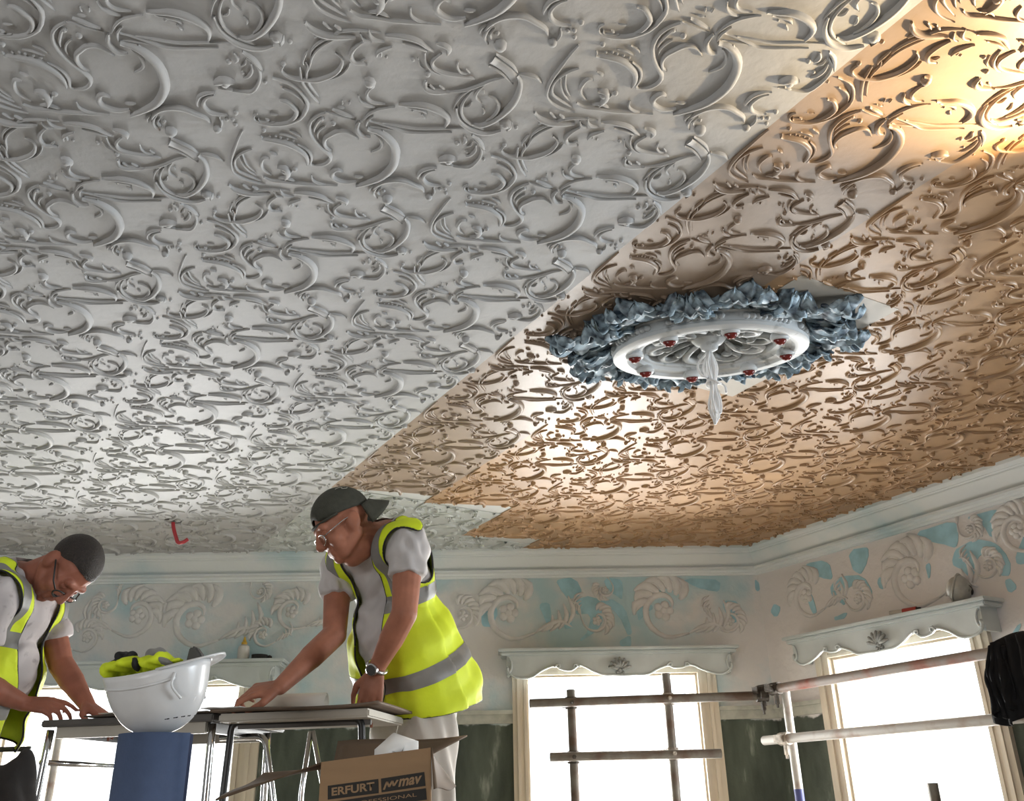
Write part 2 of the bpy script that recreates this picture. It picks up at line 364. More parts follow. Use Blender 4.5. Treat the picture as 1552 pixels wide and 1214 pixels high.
# traced mouldings: view, full width (view px), points
S_ = [
 ('A', 58, (230, 590), (200, 640), (250, 690), (350, 730), (480, 745), (600, 755), (700, 730), (800, 690), (870, 630), (905, 550), (890, 490), (820, 440)),
 ('A', 26, (660, 760), (800, 730), (900, 680), (970, 610), (990, 560)),
 ('A', 46, (415, 600), (425, 680), (440, 760), (500, 860), (570, 950), (640, 1030)),
 ('A', 32, (480, 540), (510, 600), (490, 690), (510, 780), (570, 870), (640, 960)),
 ('A', 32, (490, 690), (530, 590), (560, 480), (620, 400), (720, 330), (820, 280), (930, 250)),
 ('A', 36, (540, 480), (545, 420), (600, 350), (700, 280), (760, 270), (840, 210), (940, 185), (1060, 180), (1200, 190), (1350, 215)),
 ('A', 28, (470, 590), (450, 540), (480, 460), (500, 420)),
 ('A', 32, (580, 270), (640, 220), (690, 205)),
 ('A', 60, (1140, 315), (1060, 370), (1010, 430), (1000, 490), (1050, 550), (1120, 560), (1190, 580)),
 ('A', 28, (1110, 540), (1170, 510)),
 ('A', 32, (1110, 220), (1150, 290), (1240, 325)),
 ('A', 42, (1210, 175), (1220, 240), (1280, 290), (1390, 315)),
 ('A', 44, (1480, 370), (1380, 400), (1310, 440), (1295, 500)),
 ('A', 32, (1345, 425), (1350, 490)),
 ('A', 44, (1230, 850), (1185, 905), (1190, 960), (1260, 1010), (1400, 1030)),
 ('A', 80, (1160, 740), (1225, 745), (1255, 800), (1230, 850)),
 ('A', 44, (1090, 930), (1110, 990), (1180, 1040), (1280, 1070)),
 ('A', 52, (100, 730), (240, 770), (360, 830), (450, 920), (500, 1010), (490, 1090), (430, 1180), (328, 1231), (198, 1261), (48, 1256), (-62, 1236), (-112, 1201), (-112, 1161), (-72, 1146)),
 ('A', 34, (210, 850), (320, 890), (410, 950), (470, 1030)),
 ('A', 64, (180, 985), (260, 1000), (330, 1050), (380, 1110), (350, 1190), (270, 1240)),
 ('D', 26, (90, 280), (110, 320), (200, 330), (280, 330)), ('D', 28, (170, 290), (220, 310)), ('D', 18, (220, 235), (320, 245)),
 ('C', 78, (985, 970), (1040, 1040), (1150, 1085), (1300, 1100), (1450, 1105)), ('C', 34, (1160, 975), (1240, 1040)), ('C', 34, (1270, 1000), (1340, 1045)),
 ('B', 66, (180, 240), (300, 240), (430, 260), (560, 300), (660, 370), (740, 430)), ('B', 38, (380, 330), (520, 360), (620, 400), (670, 430)),
 ('B', 68, (770, 330), (860, 350), (920, 400), (895, 465)),
 ('B', 48, (830, 450), (760, 500), (720, 550), (740, 610), (830, 660), (960, 690), (1150, 720), (1210, 745)),
 ('B', 42, (640, 440), (640, 530), (690, 610), (780, 670), (850, 690)), ('B', 22, (560, 500), (580, 580), (650, 640)),
 ('B', 78, (650, 760), (640, 830), (700, 870), (800, 885), (930, 890)), ('B', 34, (900, 890), (1080, 875), (1250, 820), (1400, 760), (1520, 735)),
 ('B', 36, (690, 810), (760, 860)), ('B', 28, (800, 820), (870, 865)), ('B', 30, (1020, 545), (1010, 610), (1060, 670), (1140, 690)), ('B', 18, (1110, 630), (1160, 680)),
 ('F', 64, (640, 500), (700, 440), (790, 395), (900, 380), (1010, 390), (1120, 435), (1210, 480), (1235, 525)),
 ('F', 42, (700, 595), (655, 545), (670, 490), (720, 450)), ('F', 32, (605, 520), (610, 480), (660, 450)), ('F', 28, (725, 560), (700, 520), (740, 480)),
 ('E', 26, (890, 1080), (900, 1130), (870, 1180)),
 ('C', 150, (500, 365), (620, 430), (705, 510), (765, 600)), ('C', 40, (545, 305), (650, 370), (740, 440), (800, 530)), ('C', 46, (460, 435), (560, 480), (650, 550), (740, 650)),
 ('C', 20, (625, 395), (600, 450)), ('C', 20, (690, 450), (650, 505)), ('C', 20, (745, 515), (700, 570)),
 ('C', 84, (790, 540), (825, 640), (800, 760), (740, 870), (640, 970), (520, 1060), (380, 1120), (270, 1105)),
 ('C', 50, (820, 530), (920, 540), (1010, 570), (1075, 640)),
 ('C', 28, (640, 575), (550, 600), (420, 640), (280, 690), (160, 770), (90, 860), (50, 950)),
 ('C', 38, (270, 730), (190, 820), (145, 920), (160, 1020), (230, 1090), (320, 1140), (420, 1180)),
 ('C', 66, (90, 920), (100, 1010), (150, 1090), (240, 1160), (360, 1200), (480, 1210), (600, 1185)), ('C', 90, (590, 1100), (650, 1080), (700, 1120), (670, 1180)),
 ('C', 38, (430, 640), (340, 720), (310, 800), (380, 870)), ('C', 20, (400, 720), (410, 760)), ('C', 44, (460, 790), (530, 810), (580, 880), (560, 960), (500, 1030), (430, 1075)),
 ('C', 30, (390, 920), (410, 960), (390, 1000)), ('C', 22, (265, 855), (240, 900), (180, 915)),
 ('C', 44, (1500, 200), (1400, 310), (1300, 440), (1190, 590), (1140, 700), (1130, 790), (1190, 870), (1300, 930), (1450, 975)),
 ('C', 38, (1500, 470), (1380, 510), (1270, 570), (1200, 650), (1190, 750), (1250, 810), (1340, 870), (1420, 920)),
 ('C', 30, (1350, 530), (1340, 620), (1350, 700), (1400, 800)), ('C', 30, (1290, 560), (1290, 660), (1320, 760), (1390, 850)),
 ('D', 74, (130, 520), (260, 535), (400, 560), (520, 610), (620, 680), (660, 760), (650, 815)), ('D', 36, (540, 580), (660, 650), (700, 730), (690, 800), (740, 820)),
 ('D', 26, (115, 480), (140, 515)), ('D', 24, (330, 465), (430, 480), (540, 525)), ('D', 26, (450, 430), (540, 465), (580, 500)),
 ('D', 40, (310, 705), (220, 675)), ('D', 44, (220, 750), (150, 740), (120, 810), (150, 870), (240, 935)), ('D', 82, (310, 845), (400, 855), (430, 920), (395, 985)),
 ('D', 32, (430, 930), (480, 885)), ('D', 42, (150, 960), (250, 1000), (400, 1010), (550, 1030), (750, 1045), (1000, 1060)), ('D', 36, (320, 970), (420, 970), (520, 1010)),
 ('D', 54, (860, 220), (760, 260), (690, 320), (675, 420), (720, 510), (790, 590), (870, 660), (920, 720), (900, 780), (820, 820), (700, 820)),
 ('D', 38, (850, 290), (800, 290), (740, 380), (730, 450)), ('D', 30, (860, 375), (800, 410), (770, 460), (780, 520)),
 ('D', 54, (940, 660), (880, 630), (845, 570), (860, 510), (920, 470), (1000, 430), (1100, 430), (1180, 470), (1240, 525)),
 ('D', 48, (940, 180), (1050, 220), (1190, 275)), ('D', 22, (870, 210), (1000, 250), (1210, 310)), ('D', 26, (1050, 80), (1060, 125)), ('D', 26, (1140, 90), (1130, 130)), ('D', 28, (1000, 150), (1090, 165)),
 ('D', 66, (1255, 320), (1220, 390), (1250, 450), (1310, 490), (1380, 495)),
 ('E', 32, (70, 320), (130, 250), (220, 190), (330, 165), (450, 155)), ('E', 32, (110, 390), (130, 310), (200, 260)),
 ('E', 32, (150, 315), (300, 355), (450, 400), (560, 440), (720, 450), (880, 450), (1100, 450)), ('E', 22, (160, 380), (350, 400), (480, 420)), ('E', 24, (300, 345), (460, 365), (700, 400), (960, 400), (1250, 405)),
 ('E', 82, (490, 120), (620, 125), (720, 125), (850, 150), (970, 200), (1050, 260), (1055, 320), (1020, 380)), ('E', 42, (560, 150), (700, 170), (770, 190), (815, 235)), ('E', 30, (750, 240), (800, 290)),
 ('E', 104, (130, 400), (250, 430), (350, 490), (430, 580), (455, 680), (440, 790), (380, 880), (280, 960), (130, 1020), (0, 1060)), ('E', 30, (300, 425), (410, 520), (480, 620), (492, 720), (440, 840)),
 ('E', 38, (210, 460), (270, 510), (295, 570), (270, 630), (170, 675)),
 ('E', 54, (1330, 480), (1420, 550), (1480, 660)), ('E', 38, (1360, 540), (1430, 600), (1440, 680), (1400, 760), (1310, 840), (1180, 840), (1050, 820), (970, 815)),
 ('E', 38, (1380, 590), (1370, 650), (1320, 700), (1260, 725)), ('E', 44, (1240, 490), (1260, 540), (1220, 580)), ('E', 22, (1340, 550), (1320, 590), (1270, 610)),
 ('E', 100, (950, 765), (1050, 735), (1160, 755)), ('E', 34, (1040, 810), (1130, 830)),
 ('E', 42, (930, 855), (830, 860), (750, 890), (710, 950), (715, 985)), ('E', 48, (910, 875), (820, 900), (765, 960), (800, 1020), (880, 1050), (980, 1060)),
 ('F', 62, (300, 290), (240, 260), (185, 290), (180, 345), (260, 390), (360, 410), (460, 400)), ('F', 34, (430, 345), (540, 350)),
 ('D', 30, (700, 940), (710, 990), (780, 1030), (880, 1050)),
]
BALLS = [('A', 34, 225, 568), ('A', 20, 1410, 495), ('A', 70, 1215, 775), ('B', 30, 500, 520), ('B', 36, 670, 690), ('C', 84, 595, 195), ('C', 22, 425, 140), ('F', 22, 770, 515),
 ('E', 48, 835, 1185), ('E', 24, 960, 1100), ('E', 24, 1020, 1100), ('E', 30, 1070, 1040), ('E', 24, 1030, 1150), ('C', 60, 655, 1105), ('C', 28, 775, 1150),
 ('D', 32, 150, 420), ('D', 18, 220, 495), ('D', 18, 290, 495), ('D', 18, 345, 510), ('D', 18, 420, 525), ('D', 18, 490, 545), ('D', 32, 510, 870), ('D', 30, 820, 290), ('D', 36, 950, 340), ('D', 50, 390, 880),
 ('E', 18, 650, 200), ('E', 32, 1160, 570), ('E', 22, 1270, 670), ('E', 62, 1060, 755), ('A', 26, 15, 780)]
def tile_mesh(name, hs=1.0):
    mb = MB()
    def uv(v, q): return np.array(ceil_uv(ORG[v][0]+q[0]/K, ORG[v][1]+q[1]/K))
    def scale(v, q): return abs(uv(v, (q[0]+10, q[1]))[0]-uv(v, q)[0])/10*1.12
    def home(c): return np.array([math.floor((c[0]-U0)/PU)*PU, math.floor((c[1]-V0)/PV)*PV])
    for s in S_:
        v, w, pts = s[0], s[1], s[2:]
        m = pts[len(pts)//2]; sc = scale(v, m)
        q = [uv(v, p) for p in pts]; c = sum(q)/len(q); q = [p-home(c)-np.array([U0, V0]) for p in q]
        xs = [p[0] for p in q]; sh = [0]
        if min(xs) < .004: sh.append(PU)
        if max(xs) > PU-.004: sh.append(-PU)
        for d in sh:
            wide = w >= 140
            stroke(mb, [p+np.array([d, 0]) for p in q], w*sc, (.006 if wide else min(.013, .42*w*sc+.0025))*hs, sign=-1, flat=False, t0=.9 if wide else .4, t1=.9 if wide else .3)
    for (v, r, x, y) in BALLS:
        p = uv(v, (x, y)); sc = scale(v, (x, y)); p = p-home(p)-np.array([U0, V0])
        r2 = r*sc*.95
        for d in (0, PU, -PU):
            if -r2 < p[0]+d < PU+r2: dome(mb, p+np.array([d, 0]), r2, r2*.95*hs, sign=-1)
    bm = bmesh.new(); 
    me = mesh_obj(name, mb.v, mb.f, None, link=False); bm.from_mesh(me)
    for x, n in ((0.0005, (-1, 0, 0)), (PU-.0005, (1, 0, 0))):
        bmesh.ops.bisect_plane(bm, geom=bm.verts[:]+bm.edges[:]+bm.faces[:], plane_co=(x, 0, 0), plane_no=n, clear_outer=True)
    for f in bm.faces: f.smooth = True
    bm.to_mesh(me); bm.free(); return me
TILE = tile_mesh('scroll_relief', 1.4)
E0 = .968*H                                    # seam between painted and bare strips
PW2 = .335*H                                   # the trimmed strips towards the right wall
# rotated frame of the ceiling
frame = bpy.data.objects.new('tmp', None)
CROT = -YAW
ROSE_UV = np.array([1.395*H, 1.375*H])
PATCH = (1.36*H, 1.665*H, 1.10*H, 1.64*H)    # plain paper under the rose: u0,u1,v0,v1
def in_room(u, v, m=0.0):
    P = D2*u+D1*v
    return P@NB < OB+m and u < UR+m and P[1] > -1.2
def in_view(u, v, pad=260):
    d = D2*u+D1*v+Z3*H; z = d@FW
    if z < .3: return False
    x = CX+FPX*(d@RI)/z; y = CY-FPX*(d@UP)/z
    return -pad < x < 1552+pad and -pad*1.6 < y < 1214+pad
TILES = {}
def tile_for(matname, wscale, clip=None):
    key = (matname, wscale)
    if clip is None and key in TILES: return TILES[key]
    me = TILE.copy(); me.materials.clear(); me.materials.append(MATS[matname])
    if wscale != 1:
        for v in me.vertices: v.co.x *= wscale
    if clip is None: TILES[key] = me
    return me
def strip(u0, u1, sections):
    """sections: list of (material, v_start, v_end)"""
    sc = round((u1-u0)/PU, 4)
    for (mn, va, vb, cut) in sections:
        # cut = dv/du slope of the far end
        z = ZCEIL
        c = [(u0, va), (u1, va), (u1, vb+cut*(u1-u0)), (u0, vb)]
        v = [D2*a+D1*b+Z3*zz for zz in (z-.0015, z+.0025) for (a, b) in c]
        so = mesh_obj('wallpaper_strip', v, [(0, 1, 2, 3), (7, 6, 5, 4), (0, 4, 5, 1), (1, 5, 6, 2), (2, 6, 7, 3), (3, 7, 4, 0)], MATS[mn], ceiling)
        k = math.floor((va-V0)/PV)
        while V0+k*PV < vb+.02:
            t0 = V0+k*PV; k += 1
            cs = [(u0+a*(u1-u0), t0+b*PV) for a in (0, .5, 1) for b in (0, .5, 1)]
            if not any(in_view(*q) for q in cs) or not any(in_room(*q, .02) for q in cs): continue
            need = []
            if t0 < va-.001: need.append(((0, va-t0, 0), (0, -1, 0)))
            end = [vb, vb+cut*(u1-u0)]
            if t0+PV*1.06 > min(end): need.append(((0, vb-t0, 0), (-cut, 1, 0)))
            if not all(in_room(q[0], q[1], .0) for q in cs):   # trim at the walls
                need.append(('wall',))
            hole = not (u1 < PATCH[0] or u0 > PATCH[1] or t0+PV < PATCH[2] or t0 > PATCH[3])
            if not need and not hole: me = tile_for(mn, sc)
            else:
                me = tile_for(mn, sc, clip=True); bm = bmesh.new(); bm.from_mesh(me)
                for nd in need:
                    if nd[0] == 'wall':
                        for (co, no) in ((NB*(OB-.02), NB), (D2*(UR-.02), D2)):
                            c2 = (co@D2-u0, co@D1-t0, 0); n2 = (no@D2, no@D1, 0)
                            bmesh.ops.bisect_plane(bm, geom=bm.verts[:]+bm.edges[:]+bm.faces[:], plane_co=c2, plane_no=n2, clear_outer=True)
                    else:
                        bmesh.ops.bisect_plane(bm, geom=bm.verts[:]+bm.edges[:]+bm.faces[:], plane_co=nd[0], plane_no=nd[1], clear_outer=True)
                if hole:
                    for (co, no) in (((PATCH[0]-u0, 0, 0), (1, 0, 0)), ((PATCH[1]-u0, 0, 0), (1, 0, 0)), ((0, PATCH[2]-t0, 0), (0, 1, 0)), ((0, PATCH[3]-t0, 0), (0, 1, 0))):
                        bmesh.ops.bisect_plane(bm, geom=bm.verts[:]+bm.edges[:]+bm.faces[:], plane_co=co, plane_no=no)
                    kill = [f for f in bm.faces if PATCH[0] < f.calc_center_median().x+u0 < PATCH[1] and PATCH[2] < f.calc_center_median().y+t0 < PATCH[3]]
                    bmesh.ops.delete(bm, geom=kill, context='FACES')
                if not bm.faces: bm.free(); continue
                bm.to_mesh(me); bm.free()
            P = D2*u0+D1*t0
            o = put('scroll_relief', me, so); o.location = (P[0], P[1], ZCEIL-.0012); o.rotation_euler = (0, 0, CROT)
VMIN = -.8
k = 1
while E0-k*PU > -3.4*H*.98-2:
    u1 = E0-(k-1)*PU; u0 = u1-PU
    vmax = min(4.9*H, (OB+.05)/max(1e-6, D1@NB)+3)
    # far end against the back wall
    def v_end(u): return (OB+.03-u*(D2@NB))/(D1@NB)
    strip(u0, u1, [('white_paper', VMIN, v_end(u0), (v_end(u1)-v_end(u0))/(u1-u0))])
    k += 1
sl = (v_end(1)-v_end(0))
seams = [E0, 1.322*H, 1.642*H, 1.968*H]
while seams[-1] < UR: seams.append(seams[-1]+PW2)
ends = [2.862*H, 2.875*H, 3.205*H]
for i in range(len(seams)-1):
    u0, u1 = seams[i], seams[i+1]; mn = 'brown_paper' if i == 0 else 'lamp_tinted_paper'
    u1 = min(u1, UR+.03)
    if i < 3:
        c = [-.24, -.33, -.30][i]
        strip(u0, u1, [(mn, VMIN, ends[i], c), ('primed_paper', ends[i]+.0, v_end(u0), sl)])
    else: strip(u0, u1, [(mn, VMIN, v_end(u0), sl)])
# plain patch under the rose
pu0, pu1, pv0, pv1 = PATCH
v = [D2*a+D1*b+Z3*zz for zz in (ZCEIL-.003, ZCEIL+.001) for (a, b) in ((pu0, pv0), (pu1, pv0), (pu1, pv1), (pu0, pv1))]
o = mesh_obj('plain_paper_patch', v, [(0, 1, 2, 3), (7, 6, 5, 4), (0, 4, 5, 1), (1, 5, 6, 2), (2, 6, 7, 3), (3, 7, 4, 0)], MATS['plain_paper'], ceiling)
o['label'] = 'smooth beige paper around the ceiling rose'

# ------------------------------------------------------------------ cornice
CP = [(.130, 0), (.128, -.018), (.118, -.024), (.112, -.034), (.098, -.035), (.098, -.046), (.084, -.048), (.080, -.056), (.066, -.062), (.058, -.080), (.048, -.100), (.034, -.112), (.034, -.118), (.062, -.119), (.062, -.130), (.034, -.135), (.030, -.146), (.020, -.150), (.018, -.160), (0, -.160)]
def cornice(name, label, fn, nrm, sa, sb, mitre_end):
    mb = MB(); n = len(CP); v = []
    for s, mt in ((sa, 0), (sb, mitre_end)):
        for (p, z) in CP:
            v.append(fn(s, ZCEIL+z, p)+mt*p)
    # mitre handled by shifting the end points along the wall
    f = [(i, i+1, n+i+1, n+i) for i in range(n-1)]+[(n-1, 0, n, 2*n-1)]
    mb.add(v, f); o = mb.build(name, MATS['cornice_white'])
    tag(o, label, None, None, 'structure'); return o
ang = math.acos(float(np.clip(WB@(-D1), -1, 1)))    # turn at the corner
tb = math.tan(ang/2)
cornice('trim_1', 'white moulded plaster cornice along the back wall', backw, NB, -4.4, SC, -WB*tb)
cornice('trim_2', 'white moulded plaster cornice along the right wall', rightw, D2, -6.0, SR, -D1*tb)

# ------------------------------------------------------------------ windows
def window(name, label, fn, along, nrm, s0, s1, o0, o1, z1, zo):
    """o0..o1 opening, s0..s1 outer edge of the architrave, z1 opening head, zo top of the architrave"""
    w = struct(name, label)
    def arch(nm, a, b, za, zb, vertical):
        mb = MB(); L = abs(b-a) if vertical else abs(zb-za); steps = [(0, .32, .030), (.32, .52, .040), (.52, .80, .026), (.80, 1.0, .034)]
        for (q0, q1, d) in steps:
            if vertical: mb.box(fn(a+(b-a)*q0, za, 0), along*((b-a)*(q1-q0)), -nrm*d, Z3*(zb-za))
            else: mb.box(fn(a, za+(zb-za)*q0, 0), along*(b-a), -nrm*d, Z3*((zb-za)*(q1-q0)))
        return mb.build(nm, MATS['cream_frame'], w)
    arch('jamb', s0, o0, 0, zo, True); arch('jamb', s1, o1, 0, zo, True); arch('head', o0, o1, zo, z1, False)
    # lining of the reveal and the sash
    MB().box(fn(o0, 0, 0), along*.012, nrm*WT, Z3*z1).build('reveal', MATS['cream_frame'], w)
    MB().box(fn(o1, 0, 0), -along*.012, nrm*WT, Z3*z1).build('reveal', MATS['cream_frame'], w)
    MB().box(fn(o0+.012, z1, 0), along*(o1-o0-.024), nrm*WT, -Z3*.012).build('reveal', MATS['cream_frame'], w)
    MB().box(fn(o0, 0, .0), along*(o1-o0), nrm*WT, Z3*.045).build('sill', MATS['cream_frame'], w)
    MB().box(fn(o0+.012, .045, -.24), along*(o1-o0-.024), nrm*.006, Z3*(z1-.057)).build('pane', MATS['glass'], w)
    return w
window('window_1', 'tall bright window in a cream frame behind the crossed scaffold tubes', backw, WB, NB, .140, 1.345, .222, 1.237, 1.15, 1.225)
window('window_2', 'wide bright window in a cream frame behind the pasting tables', backw, WB, NB, -2.86, -1.31, -2.76, -1.445, 1.13, 1.20)
window('window_3', 'bright window in a cream frame on the right wall under the shelf with the dust mask', rightw, D1, D2, 2.645, 3.705, 2.74, 3.61, 1.165, 1.235)
window('window_4', 'tall window in a cream frame on the right wall beyond the jacket', rightw, D1, D2, -1.15, .65, -1.05, .55, 1.62, 1.70)

# dado rail between the windows
def rail(n, fn, along, nrm, a, b, label):
    mb = MB(); mb.box(fn(a, .885, 0), along*(b-a), -nrm*.018, Z3*.062); mb.box(fn(a, .935, 0), along*(b-a), -nrm*.032, Z3*.022)
    tag(mb.build('trim_%d' % n, MATS['dado_cream']), label, None, None, 'structure')
rail(3, backw, WB, NB, -1.31, .140, 'cream dado rail on the back wall between the two windows')
rail(4, backw, WB, NB, 1.345, SC, 'short cream dado rail between window and corner')
rail(5, rightw, D1, D2, 3.705, SR, 'short cream dado rail on the right wall by the corner')

# ------------------------------------------------------------------ frieze: plaster scrolls and paint patches
def plane_stroke(px_pts, toplane, along, nrm, w, h, mb, t0=.35, t1=.25):
    """stroke in wall coordinates (s,z) pushed out of the wall"""
    sub = MB(); stroke(sub, px_pts, w, h, 1, None, t0, t1)
    return sub
def frieze(fn, parent, centres):
    for (s, z, size, rot, flip) in centres:
        mb = MB()
        def loc(a, r): return np.array([s+flip*r*math.cos(a+rot)*size, z+r*math.sin(a+rot)*size])
        # volute
        stroke(mb, [loc(5.2-i*.75, .98-.115*i) for i in range(8)], .046*size/.22, .015, n=20)
        # acanthus ribs fanning over the volute
        for j in range(7):
            a0 = .35+j*.36
            stroke(mb, [loc(a0, .50), loc(a0+.10, .72), loc(a0+.30, .95), loc(a0+.62, 1.02+.1*math.sin(j*2.1))], .060*size/.22, .016, n=7)
            stroke(mb, [loc(a0+.2, .60), loc(a0+.28, .80), loc(a0+.5, .93)], .036*size/.22, .012, n=5)
        # stem and tail leaves
        stroke(mb, [loc(5.2, .98), loc(5.6, 1.2), loc(5.75, 1.55), loc(5.7, 1.9)], .034*size/.22, .015, n=9)
        for j in range(4):
            a0 = 5.35+j*.12; stroke(mb, [loc(a0, 1.1+.22*j), loc(a0+.25, 1.3+.2*j), loc(a0+.5, 1.25+.18*j)], .034*size/.22, .014, n=6)
        for j in range(5):
            a = j*1.256; p = loc(3.6, .12)+np.array([math.cos(a), math.sin(a)])*.18*size; dome(mb, p, .062*size/.22*.5, .014, n=8)
        dome(mb, loc(3.6, .12), .03*size/.22, .017, n=8)
        v = [fn(q[0], q[1], q[2]) for q in mb.v]
        o = mesh_obj('plaster_scroll', v, mb.f, MATS['plaster_relief'], parent, True)
        bm = bmesh.new(); bm.from_mesh(o.data); bmesh.ops.recalc_face_normals(bm, faces=bm.faces); bm.to_mesh(o.data); bm.free()
def sz_back(x, y): P = at_back(x, y); return float(P@WB), float(P[2])
def sz_right(x, y): P = at_right(x, y); return float(P@D1), float(P[2])
cb = []
for (x, y, size, rot, flip) in ((775, 925, .20, .3, 1), (905, 938, .10, 1.2, -1), (915, 893, .07, 2.0, 1), (1010, 922, .20, .2, 1), (1105, 938, .10, 1.0, -1), (700, 930, .11, .8, -1),
                                (300, 935, .20, .3, 1), (205, 930, .16, .4, -1), (400, 960, .09, .5, 1), (395, 895, .07, 1.5, -1), (445, 925, .13, .2, 1), (130, 965, .10, .2, -1), (160, 915, .08, 1.5, 1)):
    s, z = sz_back(x, y); cb.append((s, z, size, rot, flip))
frieze(backw, wall_back, cb)
cr = []
for (x, y, size, rot, flip) in ((1225, 900, .15, .3, -1), (1300, 905, .09, 1.0, 1), (1385, 870, .19, .2, -1), (1470, 800, .07, 1.6, 1), (1497, 855, .08, 1.0, 1), (1545, 800, .13, .3, -1)):
    s, z = sz_right(x, y); cr.append((s, z, size, rot, flip))
frieze(rightw, wall_right, cr)
PB = [((440, 180), (530, 175), (560, 250), (500, 270), (470, 230)), ((660, 178), (745, 178), (750, 250), (740, 270), (690, 230)),
 ((530, 300), (580, 265), (640, 280), (700, 280), (750, 320), (770, 380), (775, 430), (760, 430), (735, 370), (690, 310), (650, 320), (660, 370), (630, 420), (570, 455), (555, 450), (600, 410), (610, 340), (560, 345), (535, 340)),
 ((480, 345), (515, 345), (510, 390), (515, 405), (480, 410)), ((360, 300), (415, 290), (410, 340), (430, 410), (400, 415), (390, 360)), ((1030, 180), (1200, 178), (1200, 240), (1130, 225), (1070, 200)),
 ((1215, 285), (1280, 280), (1300, 340), (1270, 385), (1240, 340)), ((820, 320), (860, 290), (900, 310), (850, 340), (830, 375)), ((740, 460), (790, 440), (790, 490), (740, 495)), ((1365, 180), (1395, 200), (1385, 240), (1370, 220)),
 ((90, 330), (150, 300), (170, 330), (140, 400), (100, 395))]
PR = [((205, 400), (285, 385), (300, 455), (260, 440), (215, 425)), ((355, 355), (425, 340), (420, 380), (400, 430), (375, 420)),
 ((300, 470), (350, 440), (400, 445), (430, 490), (425, 530), (405, 530), (400, 490), (370, 470), (345, 490), (350, 540), (325, 520), (305, 510)), ((455, 450), (490, 435), (490, 465), (465, 490)),
 ((205, 495), (225, 490), (248, 560), (230, 570)), ((85, 560), (100, 535), (122, 550), (105, 585)), ((305, 580), (350, 565), (345, 580), (310, 595)), ((590, 290), (735, 245), (720, 345), (690, 330), (610, 310)),
 ((755, 240), (880, 205), (895, 270), (850, 310), (820, 260)), ((720, 400), (730, 350), (790, 320), (860, 330), (900, 380), (900, 430), (870, 435), (865, 390), (830, 360), (795, 375), (800, 420), (780, 440), (750, 410)),
 ((930, 370), (959, 300), (985, 330), (975, 395), (940, 395)), ((885, 200), (990, 170), (990, 190), (900, 215)), ((890, 460), (915, 445), (935, 480), (910, 495)), ((910, 650), (945, 595), (945, 620), (925, 655)), ((620, 400), (635, 395), (640, 440), (628, 445))]
def patch(parent, fn, conv, poly, ox, oy, k):
    p = [np.array(conv(ox+a/k, oy+b/k)) for (a, b) in poly]; n = len(p)
    cen = sum(p)/n; p = [cen+(q-cen)*1.14 for q in p]; out = []
    for i in range(n):        # round the corners a little and wobble the brush edge
        a, b, c = p[i-1], p[i], p[(i+1) % n]
        for t in (.25, .5, .75):
            q = (a+b)/2*(1-t)**2+b*2*t*(1-t)+(b+c)/2*t*t
            out.append(q+np.array([math.sin(q[0]*91+q[1]*57), math.cos(q[0]*73-q[1]*83)])*.0035)
    poly3 = [fn(q[0], q[1], 0) for q in out]
    nrm = fn(0, 0, .003)-fn(0, 0, 0)
    MB().prism(poly3, nrm).build('paint_patch', MATS['blue_paint'], parent)
for q in PB: patch(wall_back, backw, sz_back, q, 700, 820, 3.081)
for q in PR: patch(wall_right, rightw, sz_right, q, 1130, 680, 2.2725)

